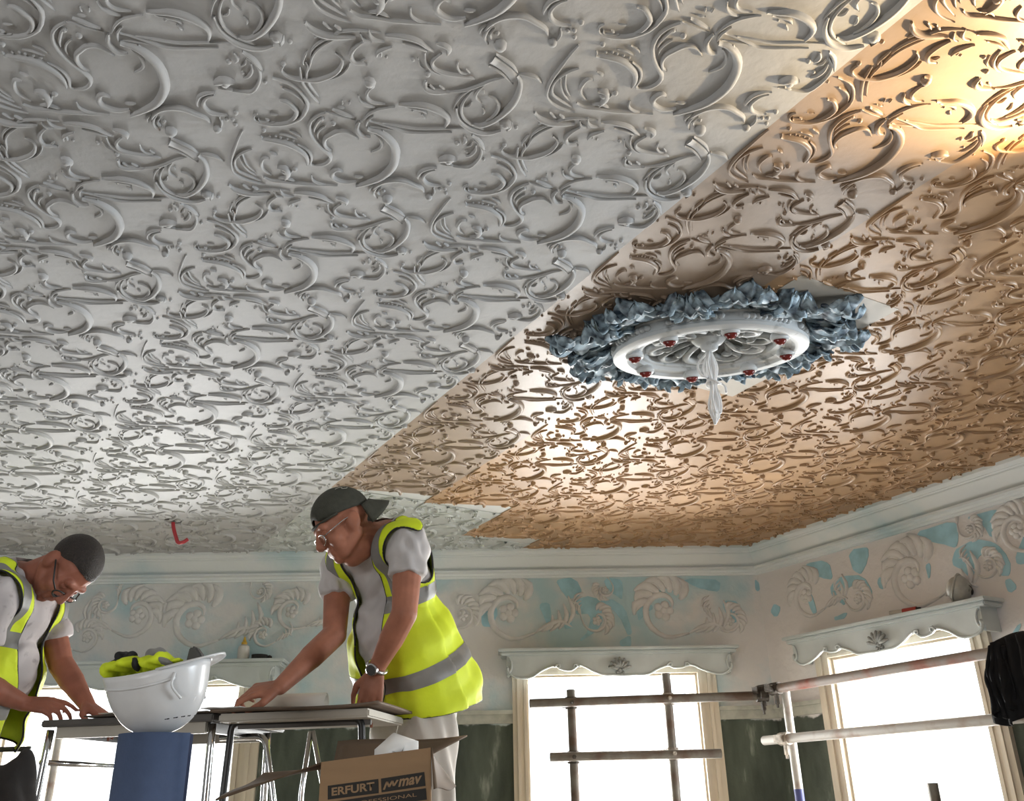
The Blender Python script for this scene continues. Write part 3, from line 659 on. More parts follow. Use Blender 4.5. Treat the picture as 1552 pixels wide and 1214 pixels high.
# ------------------------------------------------------------------ carved window shelves
PROF = [(.0, .10), (.03, .146), (.10, .155), (.155, .105), (.21, .075), (.24, .10), (.286, .108), (.324, .072), (.38, .115), (.427, .143), (.474, .145), (.52, .148), (.568, .145), (.624, .143), (.67, .107), (.718, .085), (.737, .10), (.775, .10), (.82, .083), (.868, .118), (.925, .147), (.967, .144), (1, .10)]
def pelmet(label, fn, along, nrm, s0, s1, z, off):
    root = thing('window_shelf', label, 'shelf', None, fn((s0+s1)/2, z, 0))
    inv = -np.array(root.location)
    def F(s, zz, o): return fn(s, zz, o)+inv
    W = s1-s0
    MB().box(F(s0-.05, z, 0), along*(W+.10), -nrm*(off+.03), Z3*.018).build('shelf_board', MATS['pelmet_paint'], root, bevel=.004)
    mb = MB(); mb.box(F(s0-.035, z-.022, 0), along*(W+.07), -nrm*(off+.015), Z3*.022); mb.build('moulding', MATS['pelmet_paint'], root, bevel=.006)
    pts = spline([np.array([s0+t*W, z-.02-d*.82]) for (t, d) in PROF], 60)
    poly = [F(s1, z-.02, off), F(s0, z-.02, off)]+[F(q[0], q[1], off) for q in pts]
    # curved apron: strip of quads with thickness
    v = []; f = []
    for q in pts:
        for o in (off, off-.018): v += [F(q[0], z-.02, o), F(q[0], q[1], o)]
    for i in range(len(pts)-1):
        a, b = i*4, i*4+4; f += [(a, a+1, b+1, b), (a+2, b+2, b+3, a+3), (a+1, a+3, b+3, b+1)]
    f += [(0, 2, 3, 1), (len(pts)*4-4, len(pts)*4-3, len(pts)*4-1, len(pts)*4-2)]
    MB().add(v, f).build('apron', MATS['pelmet_paint'], root)
    MB().tube([F(q[0], q[1], off+.002) for q in pts], .0065, 6).build('edge_bead', MATS['pelmet_paint'], root, True)
    for t in (.225, .305, .725, .80):          # little leaf curls in the scallops
        c = np.array([s0+t*W, z-.02-.082*.82]); sg = 1 if t in (.225, .725) else -1
        MB().tube([F(c[0]+sg*a, c[1]+b, off+.008) for (a, b) in ((-.02, -.004), (-.004, .012), (.010, .010), (.012, -.004), (.004, -.006))], [.004, .007, .007, .005, .003], 6).build('leaf_curl', MATS['pelmet_paint'], root, True)
    # carved shell in the middle
    cs, cz = (s0+s1)/2, z-.075; mb = MB()
    for j in range(7):
        a = math.radians(-75+j*25); d = np.array([math.sin(a), math.cos(a)])
        mb.tube([F(cs+d[0]*r, cz-.035+d[1]*r, off+.006+.016*math.sin(r/.075*3.0)) for r in (.012, .03, .05, .068)], [.006, .009, .010, .006], 7)
    for (a, b, r) in ((0, -.035, .016), (-.016, -.05, .010), (.016, -.05, .010), (0, -.062, .009)):
        mb.lathe([(r, 0), (r*.85, r*.6), (r*.4, r*.95), (0, r)], F(cs+a, cz+b, off), -nrm, 8)
    mb.build('carved_shell', MATS['pelmet_shadow_paint'], root, True)
    for e, sg in ((s0, 1), (s1, -1)):          # scrolled end brackets, returned to the wall
        MB().box(F(e, z-.13, 0), along*sg*.018, -nrm*(off-.012), Z3*.112).build('end_bracket', MATS['pelmet_paint'], root, bevel=.003)
        c = [F(e+sg*.012+.020*math.cos(w)*(1-i*.07)*sg, z-.075+.045*math.sin(w)*(1-i*.07)-.002*i, off+.006) for i, w in enumerate(np.linspace(1.9, -4.4, 12))]
        MB().tube(c, [.005+.0004*i for i in range(12)], 6).build('end_scroll', MATS['pelmet_paint'], root, True)
    return root
SHO = .13
def sb(x, y): P = at_back(x, y, SHO); return float(P@WB), float(P[2])
a, za = sb(768, 990); b, zb = sb(1106, 981)
pelmet('carved grey shelf with a shell over the window with crossed scaffold tubes', backw, WB, NB, a, b, (za+zb)/2, SHO)
SHELF_MID = (za+zb)/2
b, zb = sb(418, 1003); SHELF_L = zb
pelmet('pale blue shelf over the wide window behind the pasting tables', backw, WB, NB, b-1.72, b, zb, SHO)
def sr(x, y): P = at_right(x, y, SHO); return float(P@D1), float(P[2])
a, za = sr(1200, 972); b, zb = sr(1484, 916); SHELF_R = (za+zb)/2+.01
pelmet('carved grey shelf with a shell over the right wall window, a dust mask on it', rightw, D1, D2, b, a, SHELF_R, SHO)

# ------------------------------------------------------------------ ceiling rose
RC = at_z(1075, 527, ZCEIL-.06); RC = np.array([RC[0], RC[1], ZCEIL-.003])
rose = thing('ceiling_rose', 'round plaster ceiling rose with blue leaves, red jewels and a white ring', 'ceiling rose', None, RC)
DN = np.array([0, 0, -1.])
def pol(r, a, z): return np.array([r*math.cos(a), r*math.sin(a), -z])
MB().lathe([(.365, 0), (.365, .010), (.34, .018), (.31, .018)], (0, 0, 0), DN, 48).build('base_plate', MATS['rose_grey'], rose, True, auto=.6)
MB().lathe([(r*.885, z*.86) for (r, z) in [(.346, .005), (.350, .030), (.340, .036), (.340, .070), (.352, .076), (.350, .090), (.325, .098), (.300, .096), (.290, .086), (.266, .082), (.256, .070), (.244, .066), (.236, .044), (.232, .015)]], (0, 0, 0), DN, 64).build('ring', MATS['rose_white'], rose, True, auto=.5)
MB().lathe([(.215, .016), (.18, .012), (.12, .012), (.05, .016), (.0, .018)], (0, 0, 0), DN, 40).build('inner_dish', MATS['rose_grey'], rose, True)
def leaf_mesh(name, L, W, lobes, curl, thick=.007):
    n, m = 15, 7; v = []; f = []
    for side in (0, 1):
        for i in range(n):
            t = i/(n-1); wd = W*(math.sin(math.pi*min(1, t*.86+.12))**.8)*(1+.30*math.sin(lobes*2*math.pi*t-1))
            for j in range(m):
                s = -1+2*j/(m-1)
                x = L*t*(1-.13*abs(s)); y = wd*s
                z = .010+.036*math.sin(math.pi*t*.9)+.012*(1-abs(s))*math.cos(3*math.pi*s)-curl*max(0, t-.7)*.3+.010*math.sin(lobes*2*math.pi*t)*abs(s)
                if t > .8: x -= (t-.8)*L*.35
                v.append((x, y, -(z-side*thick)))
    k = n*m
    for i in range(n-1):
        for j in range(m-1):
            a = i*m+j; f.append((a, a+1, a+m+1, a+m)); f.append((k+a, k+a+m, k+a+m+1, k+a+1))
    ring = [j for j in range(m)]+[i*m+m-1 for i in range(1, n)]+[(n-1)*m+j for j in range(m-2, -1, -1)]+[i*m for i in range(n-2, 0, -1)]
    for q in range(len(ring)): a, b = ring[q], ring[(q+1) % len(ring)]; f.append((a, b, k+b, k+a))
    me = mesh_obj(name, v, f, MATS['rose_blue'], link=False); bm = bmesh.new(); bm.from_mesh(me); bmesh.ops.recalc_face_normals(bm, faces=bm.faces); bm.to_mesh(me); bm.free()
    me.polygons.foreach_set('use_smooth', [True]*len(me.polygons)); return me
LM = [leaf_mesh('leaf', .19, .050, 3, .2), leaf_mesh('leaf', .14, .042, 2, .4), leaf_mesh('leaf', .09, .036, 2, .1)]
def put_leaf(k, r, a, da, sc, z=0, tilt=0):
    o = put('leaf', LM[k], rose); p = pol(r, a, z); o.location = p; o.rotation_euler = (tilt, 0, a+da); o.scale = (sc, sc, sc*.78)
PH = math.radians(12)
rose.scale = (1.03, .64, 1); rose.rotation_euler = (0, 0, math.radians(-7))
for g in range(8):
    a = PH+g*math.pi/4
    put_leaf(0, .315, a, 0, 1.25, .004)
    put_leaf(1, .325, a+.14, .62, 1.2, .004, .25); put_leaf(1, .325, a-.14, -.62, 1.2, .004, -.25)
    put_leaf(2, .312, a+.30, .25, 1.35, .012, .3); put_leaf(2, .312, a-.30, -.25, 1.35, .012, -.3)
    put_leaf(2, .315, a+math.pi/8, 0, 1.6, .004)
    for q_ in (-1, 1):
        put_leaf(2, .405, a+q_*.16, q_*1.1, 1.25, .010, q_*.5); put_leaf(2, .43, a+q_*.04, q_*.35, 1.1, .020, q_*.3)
    # bead row on the ring between two jewels
    mb = MB()
    for j in range(9):
        b = a+.13+j*(math.pi/4-.26)/8; c = pol(.304, b, .045)
        mb.lathe([(.0125, -.006), (.012, .004), (.007, .010), (0, .012)], c, DN*.15+np.array([math.cos(b), math.sin(b), 0]), 7)
    mb.build('bead_row', MATS['rose_white'], rose, True)
    # jewel in its cup
    c = pol(.246, a, .070)
    cup = MB().lathe([(.012, -.01), (.026, .0), (.030, .014), (.026, .024), (.020, .018)], c, DN, 10).build('jewel_cup', MATS['rose_white'], rose, True)
    MB().lathe([(.020, .012), (.019, .026), (.012, .036), (0, .039)], c, DN, 10).build('jewel', MATS['red_gem'], rose, True)
for g in range(10):                               # scrollwork in the dish
    a = g*2*math.pi/10
    mb = MB(); pts = [pol(.07+.0*g, a, .02), pol(.12, a+.18, .034), pol(.17, a+.10, .042), pol(.192, a-.10, .044), pol(.18, a-.28, .042), pol(.155, a-.28, .040), pol(.145, a-.15, .036)]
    mb.tube(spline(pts, 16), [.007+.008*math.sin(math.pi*i/15) for i in range(16)], 7); mb.build('scroll', MATS['rose_white' if g % 2 else 'rose_grey'], rose, True)
    mb = MB(); mb.tube(spline([pol(.10, a+.3, .02), pol(.14, a+.42, .04), pol(.12, a+.55, .05)], 8), [.006, .009, .012, .014, .014, .012, .009, .005], 7); mb.build('scroll_leaf', MATS['rose_grey'], rose, True)
MB().lathe([(.055, .01), (.055, .03), (.042, .045), (.030, .050), (.026, .065), (.012, .072), (0, .073)], (0, 0, 0), DN, 20).build('centre_boss', MATS['rose_white'], rose, True, auto=.6)
# cable tied up in a bundle
ctop = RC+DN*.075
cable = thing('cable_bundle', 'white electric cable looped and tied, hanging from the ceiling rose', 'cable', None, ctop)
L_ = .255
for i in range(5):
    w_ = .007+.008*(i % 3); a = i*1.05; x, y = math.cos(a)*.010, math.sin(a)*.010; d = np.array([math.cos(a*1.7), math.sin(a*1.7), 0])
    ln = L_*(.86+.05*(i % 4))
    pts = [np.array([x*.3, y*.3, 0])+d*w_*.2, np.array([x, y, -.25*ln])+d*w_*1.1, np.array([x*.4, y*.4, -.52*ln])+d*w_*.35, np.array([x, y, -.80*ln])+d*w_*.9, np.array([x, y, -ln]),
           np.array([x, y, -.80*ln])-d*w_*.9, np.array([x*.4, y*.4, -.52*ln])-d*w_*.35, np.array([x, y, -.25*ln])-d*w_*1.1, np.array([x*.3, y*.3, 0])-d*w_*.2]
    MB().tube(spline(pts, 30), .0042, 6).build('cable_loop', MATS['white_cable'], cable, True)
MB().tube([np.array([.022*math.cos(w), .022*math.sin(w), -.113+.006*math.sin(2*w)]) for w in np.linspace(0, 6.28, 16, endpoint=False)], .0045, 6, closed=True).build('tie', MATS['white_cable'], cable, True)
MB().tube(spline([(.02, 0, -.112), (.034, -.004, -.125), (.036, -.006, -.150)], 8), .004, 6).build('tie_tail', MATS['white_cable'], cable, True)
MB().tube(spline([(0, 0, .01), (-.02, .01, -.01), (-.045, 0, -.045), (-.04, -.01, -.085), (-.02, -.01, -.095)], 14), .0042, 6).build('loose_cable', MATS['white_cable'], cable, True)

# red bent wire hanging from the ceiling
hp = at_z(262, 789, ZCEIL); d = hp[1]
q = [hp+np.array([0, 0, .004])]+[at_y(x, y, d) for (x, y) in ((263, 800), (267, 815), (270, 822), (277, 822), (285, 817))]
wroot = thing('wire_hook', 'red bent wire hanging from a slit in the white ceiling', 'wire', None, hp)
MB().tube([p-hp for p in spline(q, 18)], .010, 8).build('wire', MATS['red_wire'], wroot, True)
MB().lathe([(.05, -.004), (.045, .006), (.02, .01)], (0, 0, 0), DN, 14).build('ceiling_slit', MATS['dark_grey'], wroot, True)

# ------------------------------------------------------------------ scaffold tubes inside the windows
TR = .0242
def scaffold(label, pts, m, group=None, couplers=()):
    a = np.asarray(pts[0]); root = thing('scaffold_tube', label, 'scaffold tube', group, a)
    p = [np.asarray(q)-a for q in pts]
    d = p[-1]/np.linalg.norm(p[-1])
    # hollow tube
    mb = MB(); mb.tube(p, TR, 14); mb.build('tube', MATS[m], root, True, auto=.8)
    MB().lathe([(TR*.83, -.001), (TR*.83, -.002)], p[0], d, 12).build('open_end', MATS['black_trim'], root)
    for (t, cm) in couplers:
        c = p[0]+(p[-1]-p[0])*t; mb = MB()
        mb.tube([c-d*.032, c+d*.032], TR*1.38, 10)
        s = np.cross(d, Z3); s = s/np.linalg.norm(s) if np.linalg.norm(s) > .1 else np.array([1., 0, 0]); n2 = np.cross(s, d)
        mb.box(c+s*TR*1.1-d*.02-n2*.018, s*.035, d*.04, n2*.036); mb.lathe([(.012, 0), (.012, .05), (.007, .052), (.007, .07)], c-n2*TR*1.2, -n2, 6)
        mb.box(c-s*TR*1.2-d*.025-n2*.01, -s*.022, d*.05, n2*.02)
        mb.build('coupler', MATS[cm], root)
    return root
o1 = .36
scaffold('horizontal scaffold tube ending free across the upper half of the corner-side window', [at_back(803, 1066.5, o1), at_back(1160, 1054, o1)], 'scaffold_steel', None, [(.985, 'coupler')])
scaffold('shorter horizontal scaffold tube across the lower half of the same window as the free-ending tube', [at_back(834, 1147.5, o1), at_back(1093, 1142, o1)], 'scaffold_steel')
def vpole(label, x, y, off, m, cps=(), top=None, wallf=at_back):
    T = wallf(x, y, off); B = T.copy(); B[2] = 0
    L = T[2]
    return scaffold(label, [T, B], m, None, [((T[2]-wallf(x, yy, off)[2])/L, cm) for (yy, cm) in cps])
vpole('upright scaffold pole with dark couplers standing in front of the crossed-tube window', 865, 1046, o1-.05, 'scaffold_steel', [(1066, 'coupler'), (1148, 'coupler')])
vpole('upright scaffold pole with pale couplers reaching up to the shelf of the crossed-tube window', 1009, 1021, o1-.05, 'scaffold_steel', [(1060, 'coupler_pale'), (1143, 'coupler_pale')])
o2 = .32
scaffold('rust-red scaffold tube across the right wall window with the jacket on it', [at_right(1150, 1048, o2), at_right(1560, 980, o2)], 'scaffold_rust', None, [(.02, 'coupler'), (.08, 'coupler')])
scaffold('pale scaffold tube under the rust-red one across the right wall window', [at_right(1158, 1122.5, o2), at_right(1560, 1086, o2)], 'scaffold_pale', None, [(.10, 'coupler_pale')])
vp = vpole('pale upright scaffold pole with a blue lower end by the corner', 1190, 1046, o2-.05, 'scaffold_pale', wallf=at_right)
bl = MB(); zt = at_right(1208, 1196, o2-.05)[2]; T = np.array(vp.location); bl.tube([np.array([0, 0, zt-T[2]]), np.array([0, 0, zt-T[2]-.35])], TR*1.03, 14); bl.build('painted_end', MATS['scaffold_blue'], vp, True, auto=.8)
vpole('short dark pole end rising in the right wall window', 1413, 1187, o2+.1, 'scaffold_steel', wallf=at_right)
vpole('thin upright pole seen through the wide window behind the pasting tables', 90, 1120, -.02, 'scaffold_pale')
# black garment over the two tubes
J0 = at_right(1530, 974, o2); s0 = float(at_right(1497, 985, o2)@D1)
jroot = thing('jacket', 'black jacket hung over the scaffold tubes at the right wall', 'jacket', None, J0)
def drape(nm, sA, sB, side, zt, zb, seedv):
    n, m = 26, 22; v = []; f = []
    for i in range(n):
        u = i/(n-1); s = sA+(sB-sA)*u
        for j in range(m):
            t = j/(m-1)
            edge = math.sin(math.pi*min(1, max(0, u)))**.35
            z = zt-.055*(1-edge)**1.0*(1-t)-(zt-zb)*t*(1+.06*math.sin(u*9+seedv))
            off = o2+side*(TR+.006+.05*min(1, t*2.2)*(.6+.4*math.sin(u*17+seedv+t*2))+.02*math.sin(u*31+t*4))
            if j == 0: off = o2
            ss = s-(sB-sA)*.10*(u-.5)*(1-t)**3*2+.006*math.sin(t*9+u*5)
            v.append(rightw(ss, z, off)-J0)
    for i in range(n-1):
        for j in range(m-1): f.append((i*m+j, i*m+j+1, (i+1)*m+j+1, (i+1)*m+j))
    o = mesh_obj(nm, v, f, MATS['black_cloth'], jroot, True); md = o.modifiers.new('thickness', 'SOLIDIFY'); md.thickness = .006; md.offset = 0
zt = J0[2]+TR+.012; zb = float(at_right(1510, 1094, o2+.05)[2])
drape('front_panel', s0-.33, s0, 1, zt, zb, 0.3)
drape('back_panel', s0-.33, s0-.01, -1, zt, zb+.06, 1.7)
drape('sleeve', s0-.12, s0-.02, 1.25, zt-.02, zb+.02, 4.1)

# work light on a stand, shining up at the bare paper
LH = np.array([1.47, 1.64, ZCEIL-.30]); tgt = np.array([1.17, 1.53, ZCEIL])
lr = thing('work_light', 'black halogen work light on a tripod shining up at the ceiling', 'lamp', None, (LH[0], LH[1], 0))
ld = (tgt-LH)/np.linalg.norm(tgt-LH); lx = np.cross(ld, Z3); lx /= np.linalg.norm(lx); ly = np.cross(lx, ld); hz = np.array([0, 0, LH[2]])
mb = MB()
for (a, b, c, d_) in ((-.10, -.08, .20, .01), (-.10, .07, .20, .01)): mb.box(hz+lx*a+ly*b-ld*.05, lx*c, ly*d_, ld*.06)
for a in (-.10, .09): mb.box(hz+lx*a-ly*.08-ld*.05, lx*.01, ly*.16, ld*.06)
mb.box(hz-lx*.10-ly*.08-ld*.06, lx*.20, ly*.16, ld*.01); mb.build('housing', MATS['lamp_black'], lr)
em = bpy.data.materials.new('halogen_glass'); em.use_nodes = True; bb = em.node_tree.nodes['Principled BSDF']; bb.inputs['Emission Color'].default_value = (1, .78, .48, 1); bb.inputs['Emission Strength'].default_value = 20; MATS['halogen'] = em
MB().tube([hz-lx*.06-ld*.025, hz+lx*.06-ld*.025], .008, 8).build('halogen_tube', em, lr)
MB().tube([(0, 0, .25), (0, 0, LH[2]-.07)], .014, 10).build('pole', MATS['lamp_black'], lr)
for i in range(3):
    a = i*2.094+.5; MB().tube([(0, 0, .5), (.32*math.cos(a), .32*math.sin(a), .012)], .011, 8).build('leg', MATS['lamp_black'], lr)
sl_ = bpy.data.lights.new('work_light_beam', 'SPOT'); sl_.energy = 130; sl_.color = (1, .74, .42); sl_.spot_size = math.radians(85); sl_.spot_blend = 1.0; sl_.shadow_soft_size = .03
so_ = bpy.data.objects.new('work_light_beam', sl_); COL.objects.link(so_); so_.location = LH+ld*.015; so_.rotation_euler = look_rot(ld)

# ------------------------------------------------------------------ people
def unit(v): v = np.asarray(v, float); return v/(np.linalg.norm(v)+1e-12)
SPH = None
def ellipsoid(mb, c, ax, r, n=16, m=11):
    """ax: three unit axes, r: three radii"""
    v = []; f = []
    for i in range(m+1):
        p = math.pi*i/m
        for k in range(n):
            w = 2*math.pi*k/n; d = (math.sin(p)*math.cos(w), math.sin(p)*math.sin(w), math.cos(p))
            v.append(np.asarray(c)+sum(np.asarray(ax[q])*r[q]*d[q] for q in range(3)))
    for i in range(m):
        for k in range(n): f.append((i*n+k, (i+1)*n+k, (i+1)*n+(k+1) % n, i*n+(k+1) % n))
    mb.add(v, f)
def capsule(mb, a, ra, b, rb, n=14, flat_b=False, flat_a=False):
    a = np.asarray(a, float); b = np.asarray(b, float); d = b-a; L = np.linalg.norm(d); d = d/(L+1e-9); prof = []
    if flat_a: prof += [(1e-7, 0), (ra*.5, 0), (ra, 0)]
    else: prof += [(max(1e-7, ra*math.cos(t)), ra*math.sin(t)) for t in np.linspace(-math.pi/2, 0, 6)]
    prof += [(ra+(rb-ra)*t, L*t) for t in (.25, .5, .75)]
    if flat_b: prof += [(rb, L), (rb*.5, L), (1e-7, L)]
    else: prof += [(max(1e-7, rb*math.cos(t)), L+rb*math.sin(t)) for t in np.linspace(0, math.pi/2, 6)]
    mb.lathe(prof, a, d, n)
def fuse(mb, voxel, smooth_it=4, name='body'):
    me = mesh_obj(name, mb.v, mb.f, None, link=False)
    bm = bmesh.new(); bm.from_mesh(me); bmesh.ops.remove_doubles(bm, verts=bm.verts, dist=2e-6); bmesh.ops.recalc_face_normals(bm, faces=bm.faces); bm.to_mesh(me); bm.free()
    o = bpy.data.objects.new('tmp_fuse', me); COL.objects.link(o)
    r = o.modifiers.new('r', 'REMESH'); r.mode = 'VOXEL'; r.voxel_size = voxel; r.adaptivity = 0
    s = o.modifiers.new('s', 'SMOOTH'); s.iterations = smooth_it; s.factor = .5
    dg = bpy.context.evaluated_depsgraph_get(); out = bpy.data.meshes.new_from_object(o.evaluated_get(dg))
    bpy.data.objects.remove(o); out.polygons.foreach_set('use_smooth', [True]*len(out.polygons)); out.name = name
    return out
def get_v(me): a = np.empty(len(me.vertices)*3); me.vertices.foreach_get('co', a); return a.reshape(-1, 3)
def set_v(me, a): me.vertices.foreach_set('co', np.ascontiguousarray(a).ravel()); me.update()
def get_n(me): a = np.empty(len(me.vertices)*3); me.vertex_normals.foreach_get('vector', a); return a.reshape(-1, 3)
def smooth_boundary(bm, it=8):
    for _ in range(it):
        new = {}
        for v in bm.verts:
            be = [e for e in v.link_edges if e.is_boundary]
            if len(be) == 2: new[v] = (v.co*2+be[0].other_vert(v).co+be[1].other_vert(v).co)/4
        for v, c in new.items(): v.co = c
def hand(mb, wrist, fdir, back, side, curl, spread=.0, thumb_in=.5, sc=1.0, curls=None):
    """fdir: finger direction, back: normal of the back of the hand, side: direction of the thumb side"""
    fdir = unit(fdir); back = unit(np.asarray(back)-fdir*(np.asarray(back)@fdir)); s = unit(np.cross(fdir, back)); s = s if s@np.asarray(side) > 0 else -s
    wrist = np.asarray(wrist, float)
    for i in range(4):
        off = (.030-.0205*i)*sc
        k0 = wrist+fdir*.012*sc+s*off*.65; kn = wrist+fdir*(.088-.004*abs(i-1)-.004*(i == 3))*sc+s*off*1.06
        capsule(mb, k0, .0145*sc, kn, .0108*sc, 10)
        L = np.array([[.042, .026, .020], [.046, .029, .021], [.043, .027, .021], [.034, .021, .018]][i])*sc
        c = (curls[i] if curls else curl); d = fdir; p = kn; ang = c*.55
        for j in range(3):
            d = unit(fdir*math.cos(ang)-back*math.sin(ang)+s*spread*(1.5-i)*.12)
            q = p+d*L[j]; capsule(mb, p, (.0092-.0008*j-.0006*(i == 3))*sc, q, (.0085-.0010*j-.0006*(i == 3))*sc, 9); p = q; ang += c*(1.0 if j == 0 else .75)
    ellipsoid(mb, wrist+fdir*.05*sc, (s, fdir, back), (.036*sc, .046*sc, .0155*sc))
    b = wrist+fdir*.022*sc+s*.024*sc-back*.006*sc
    m = b+unit(fdir*.7+s*.75-back*.25)*.046*sc; t = m+unit(fdir*.95+s*(.35-thumb_in*.5)-back*(.15+.3*thumb_in))*.033*sc; e = t+unit(fdir*.95+s*(.1-thumb_in*.5)-back*(.2+.4*thumb_in))*.025*sc
    capsule(mb, b, .0165*sc, m, .0125*sc, 10); capsule(mb, m, .0115*sc, t, .0100*sc, 10); capsule(mb, t, .0098*sc, e, .0080*sc, 10)
def person(label, J, skin, jaw=1.0):
    """J: joints and frames. Returns the root and helpers"""
    root = thing('person', label, 'person', None, J['foot']); org = np.array(root.location)
    up = unit(J['neck']-J['pelvis']); side = J['shL']-J['shR']; side = unit(side-up*(side@up)); fr = np.cross(side, up)
    L = np.linalg.norm(J['neck']-J['pelvis'])
    P0 = J['pelvis']
    def T(s, f, h): return P0+side*s+fr*f+up*h
    hu, hf = unit(J['hup']), None
    hf = unit(J['hfw']-hu*(np.asarray(J['hfw'])@hu)); hs = np.cross(hu, hf); hc = J['head']
    def HD(s, f, u): return hc+hs*s+hf*f+hu*u
    J.update(up=up, side=side, fr=fr, L=L, T=T, HD=HD, hu=hu, hf=hf, hs=hs, org=org)
    def torso(mb, g):
        ax = (side, fr, up)
        ellipsoid(mb, T(0, -.005, L*.70), ax, (.165+g, .112+g, .185+g)); ellipsoid(mb, T(0, .02, L*.34), ax, (.155+g, .122+J['belly']+g, .17+g)); ellipsoid(mb, T(0, 0, .03), ax, (.165+g, .115+g, .125+g))
        capsule(mb, J['shL']*.9+J['shR']*.1, .062+g, J['shR']*.9+J['shL']*.1, .062+g); ellipsoid(mb, T(0, -.03, L*.93), ax, (.13+g, .07+g, .075+g))
        capsule(mb, T(.10, .0, L*.80), .08+g, J['shL'], .062+g); capsule(mb, T(-.10, 0, L*.80), .08+g, J['shR'], .062+g)
    def legs(mb, g, flat=True, g2=None):
        g2 = g if g2 is None else g2
        for q in 'LR':
            capsule(mb, J['hip'+q], .088+g, J['kn'+q], .060+g2); capsule(mb, J['kn'+q], .060+g2, J['an'+q], (.042+g2), flat_b=flat)
    mb = MB(); torso(mb, 0); legs(mb, 0, False)
    for q in 'LR':
        capsule(mb, J['sh'+q], .056, J['el'+q], .043); capsule(mb, J['el'+q], .044, J['el'+q]*.55+J['wr'+q]*.45, .042); capsule(mb, J['el'+q]*.6+J['wr'+q]*.4, .042, J['wr'+q], .027)
        hand(mb, J['wr'+q], **J['hand'+q])
        ft = unit(np.array([J['footdir'][0], J['footdir'][1], 0])); capsule(mb, J['an'+q]+Z3*(-.03), .045, J['an'+q]+ft*.14-Z3*.045, .034)
    # neck and head
    capsule(mb, T(0, -.01, L*.93), .068, HD(0, -.02, -.055), .060)
    A = (hs, hf, hu)
    ellipsoid(mb, HD(0, -.012, .030), A, (.076, .098, .088)); ellipsoid(mb, HD(0, .026, -.022), A, (.069, .068, .085)); ellipsoid(mb, HD(0, .026, -.078), A, (.058*jaw, .058, .042))
    for q in (-1, 1):
        capsule(mb, HD(q*.056, -.01, -.050), .026, HD(q*.032, .050, -.088), .026); ellipsoid(mb, HD(q*.042, .058, -.034), A, (.028, .030, .028)); ellipsoid(mb, HD(q*.040, .052, -.062), A, (.026, .028, .028))
        ellipsoid(mb, HD(q*.080, -.014, -.014), (unit(hs*q+hf*-.45), hf, unit(hu-hf*.2)), (.016, .025, .036)); ellipsoid(mb, HD(q*.013, .103, -.042), A, (.010, .012, .009))
    capsule(mb, HD(-.038, .078, .022), .015, HD(.038, .078, .022), .015); capsule(mb, HD(0, .088, .012), .011, HD(0, .112, -.036), .0135)
    capsule(mb, HD(-.020, .085, -.066), .0075, HD(.020, .085, -.066), .0075); capsule(mb, HD(-.017, .083, -.078), .0085, HD(.017, .083, -.078), .0085); ellipsoid(mb, HD(0, .068, -.100), A, (.024, .020, .018)); capsule(mb, HD(0, .020, -.110), .042, HD(0, -.01, -.10), .050)
    mb.v = [p-org for p in mb.v]
    me = fuse(mb, .0048, 3, 'body'); me.materials.append(MATS[skin]); body = put('body', me, root)
    J['torso'] = torso; J['legs'] = legs
    for q in (-1, 1):
        mb = MB(); ellipsoid(mb, HD(q*.031, .0755, -.002)-org, A, (.0135, .0135, .0115), 12, 8); mb.build('eyelid', MATS[skin], root, True)
    return root
def garment(root, J, name, mb, voxel, matn, folds=None, it=4):
    mb.v = [p-J['org'] for p in mb.v]; me = fuse(mb, voxel, it, name); me.materials.append(MATS[matn])
    if folds:
        v = get_v(me); n = get_n(me); set_v(me, v+n*folds(v+J['org'])[:, None])
    return put(name, me, root)
def local(J, v): d = v-J['pelvis']; return d@J['side'], d@J['fr'], d@J['up']
def tshirt(root, J, matn, reach=.52):
    mb = MB(); J['torso'](mb, .011)
    for q in 'LR':
        e = J['sh'+q]+(J['el'+q]-J['sh'+q])*reach; capsule(mb, J['sh'+q], .070, e, .066, flat_b=True)
    mb_f = lambda P: .004*np.sin(P[:, 2]*70+P[:, 0]*45+6*np.sin(P[:, 0]*20))+.003*np.sin(P[:, 0]*95-P[:, 2]*40+P[:, 1]*30)
    o = garment(root, J, 'tshirt', mb, .0075, matn, mb_f)
    bm = bmesh.new(); bm.from_mesh(o.data); kill = []
    for f in bm.faces:
        c = np.array(f.calc_center_median())+J['org']; s, fr_, h = local(J, c[None])
        if h[0] > J['L']-.055+.02*0 and math.hypot(s[0], (fr_[0]-.02)*.9) < .078: kill.append(f)
    bmesh.ops.delete(bm, geom=kill, context='FACES'); smooth_boundary(bm, 6); bm.to_mesh(o.data); bm.free()
    return o
def boundary_tubes(bm, r, name, m, root, cond=None):
    seen = set(); 
    for e0 in bm.edges:
        if not e0.is_boundary or e0 in seen: continue
        loop = [e0.verts[0]]; v = e0.verts[1]; e = e0; seen.add(e0)
        while v is not loop[0]:
            loop.append(v); nx = [x for x in v.link_edges if x.is_boundary and x not in seen]
            if not nx: break
            e = nx[0]; seen.add(e); v = e.other_vert(v)
        if len(loop) < 12: continue
        pts = [np.array(q.co) for q in loop][::2]
        MB().tube(pts, r, 6, closed=True).build(name, MATS[m], root, True)
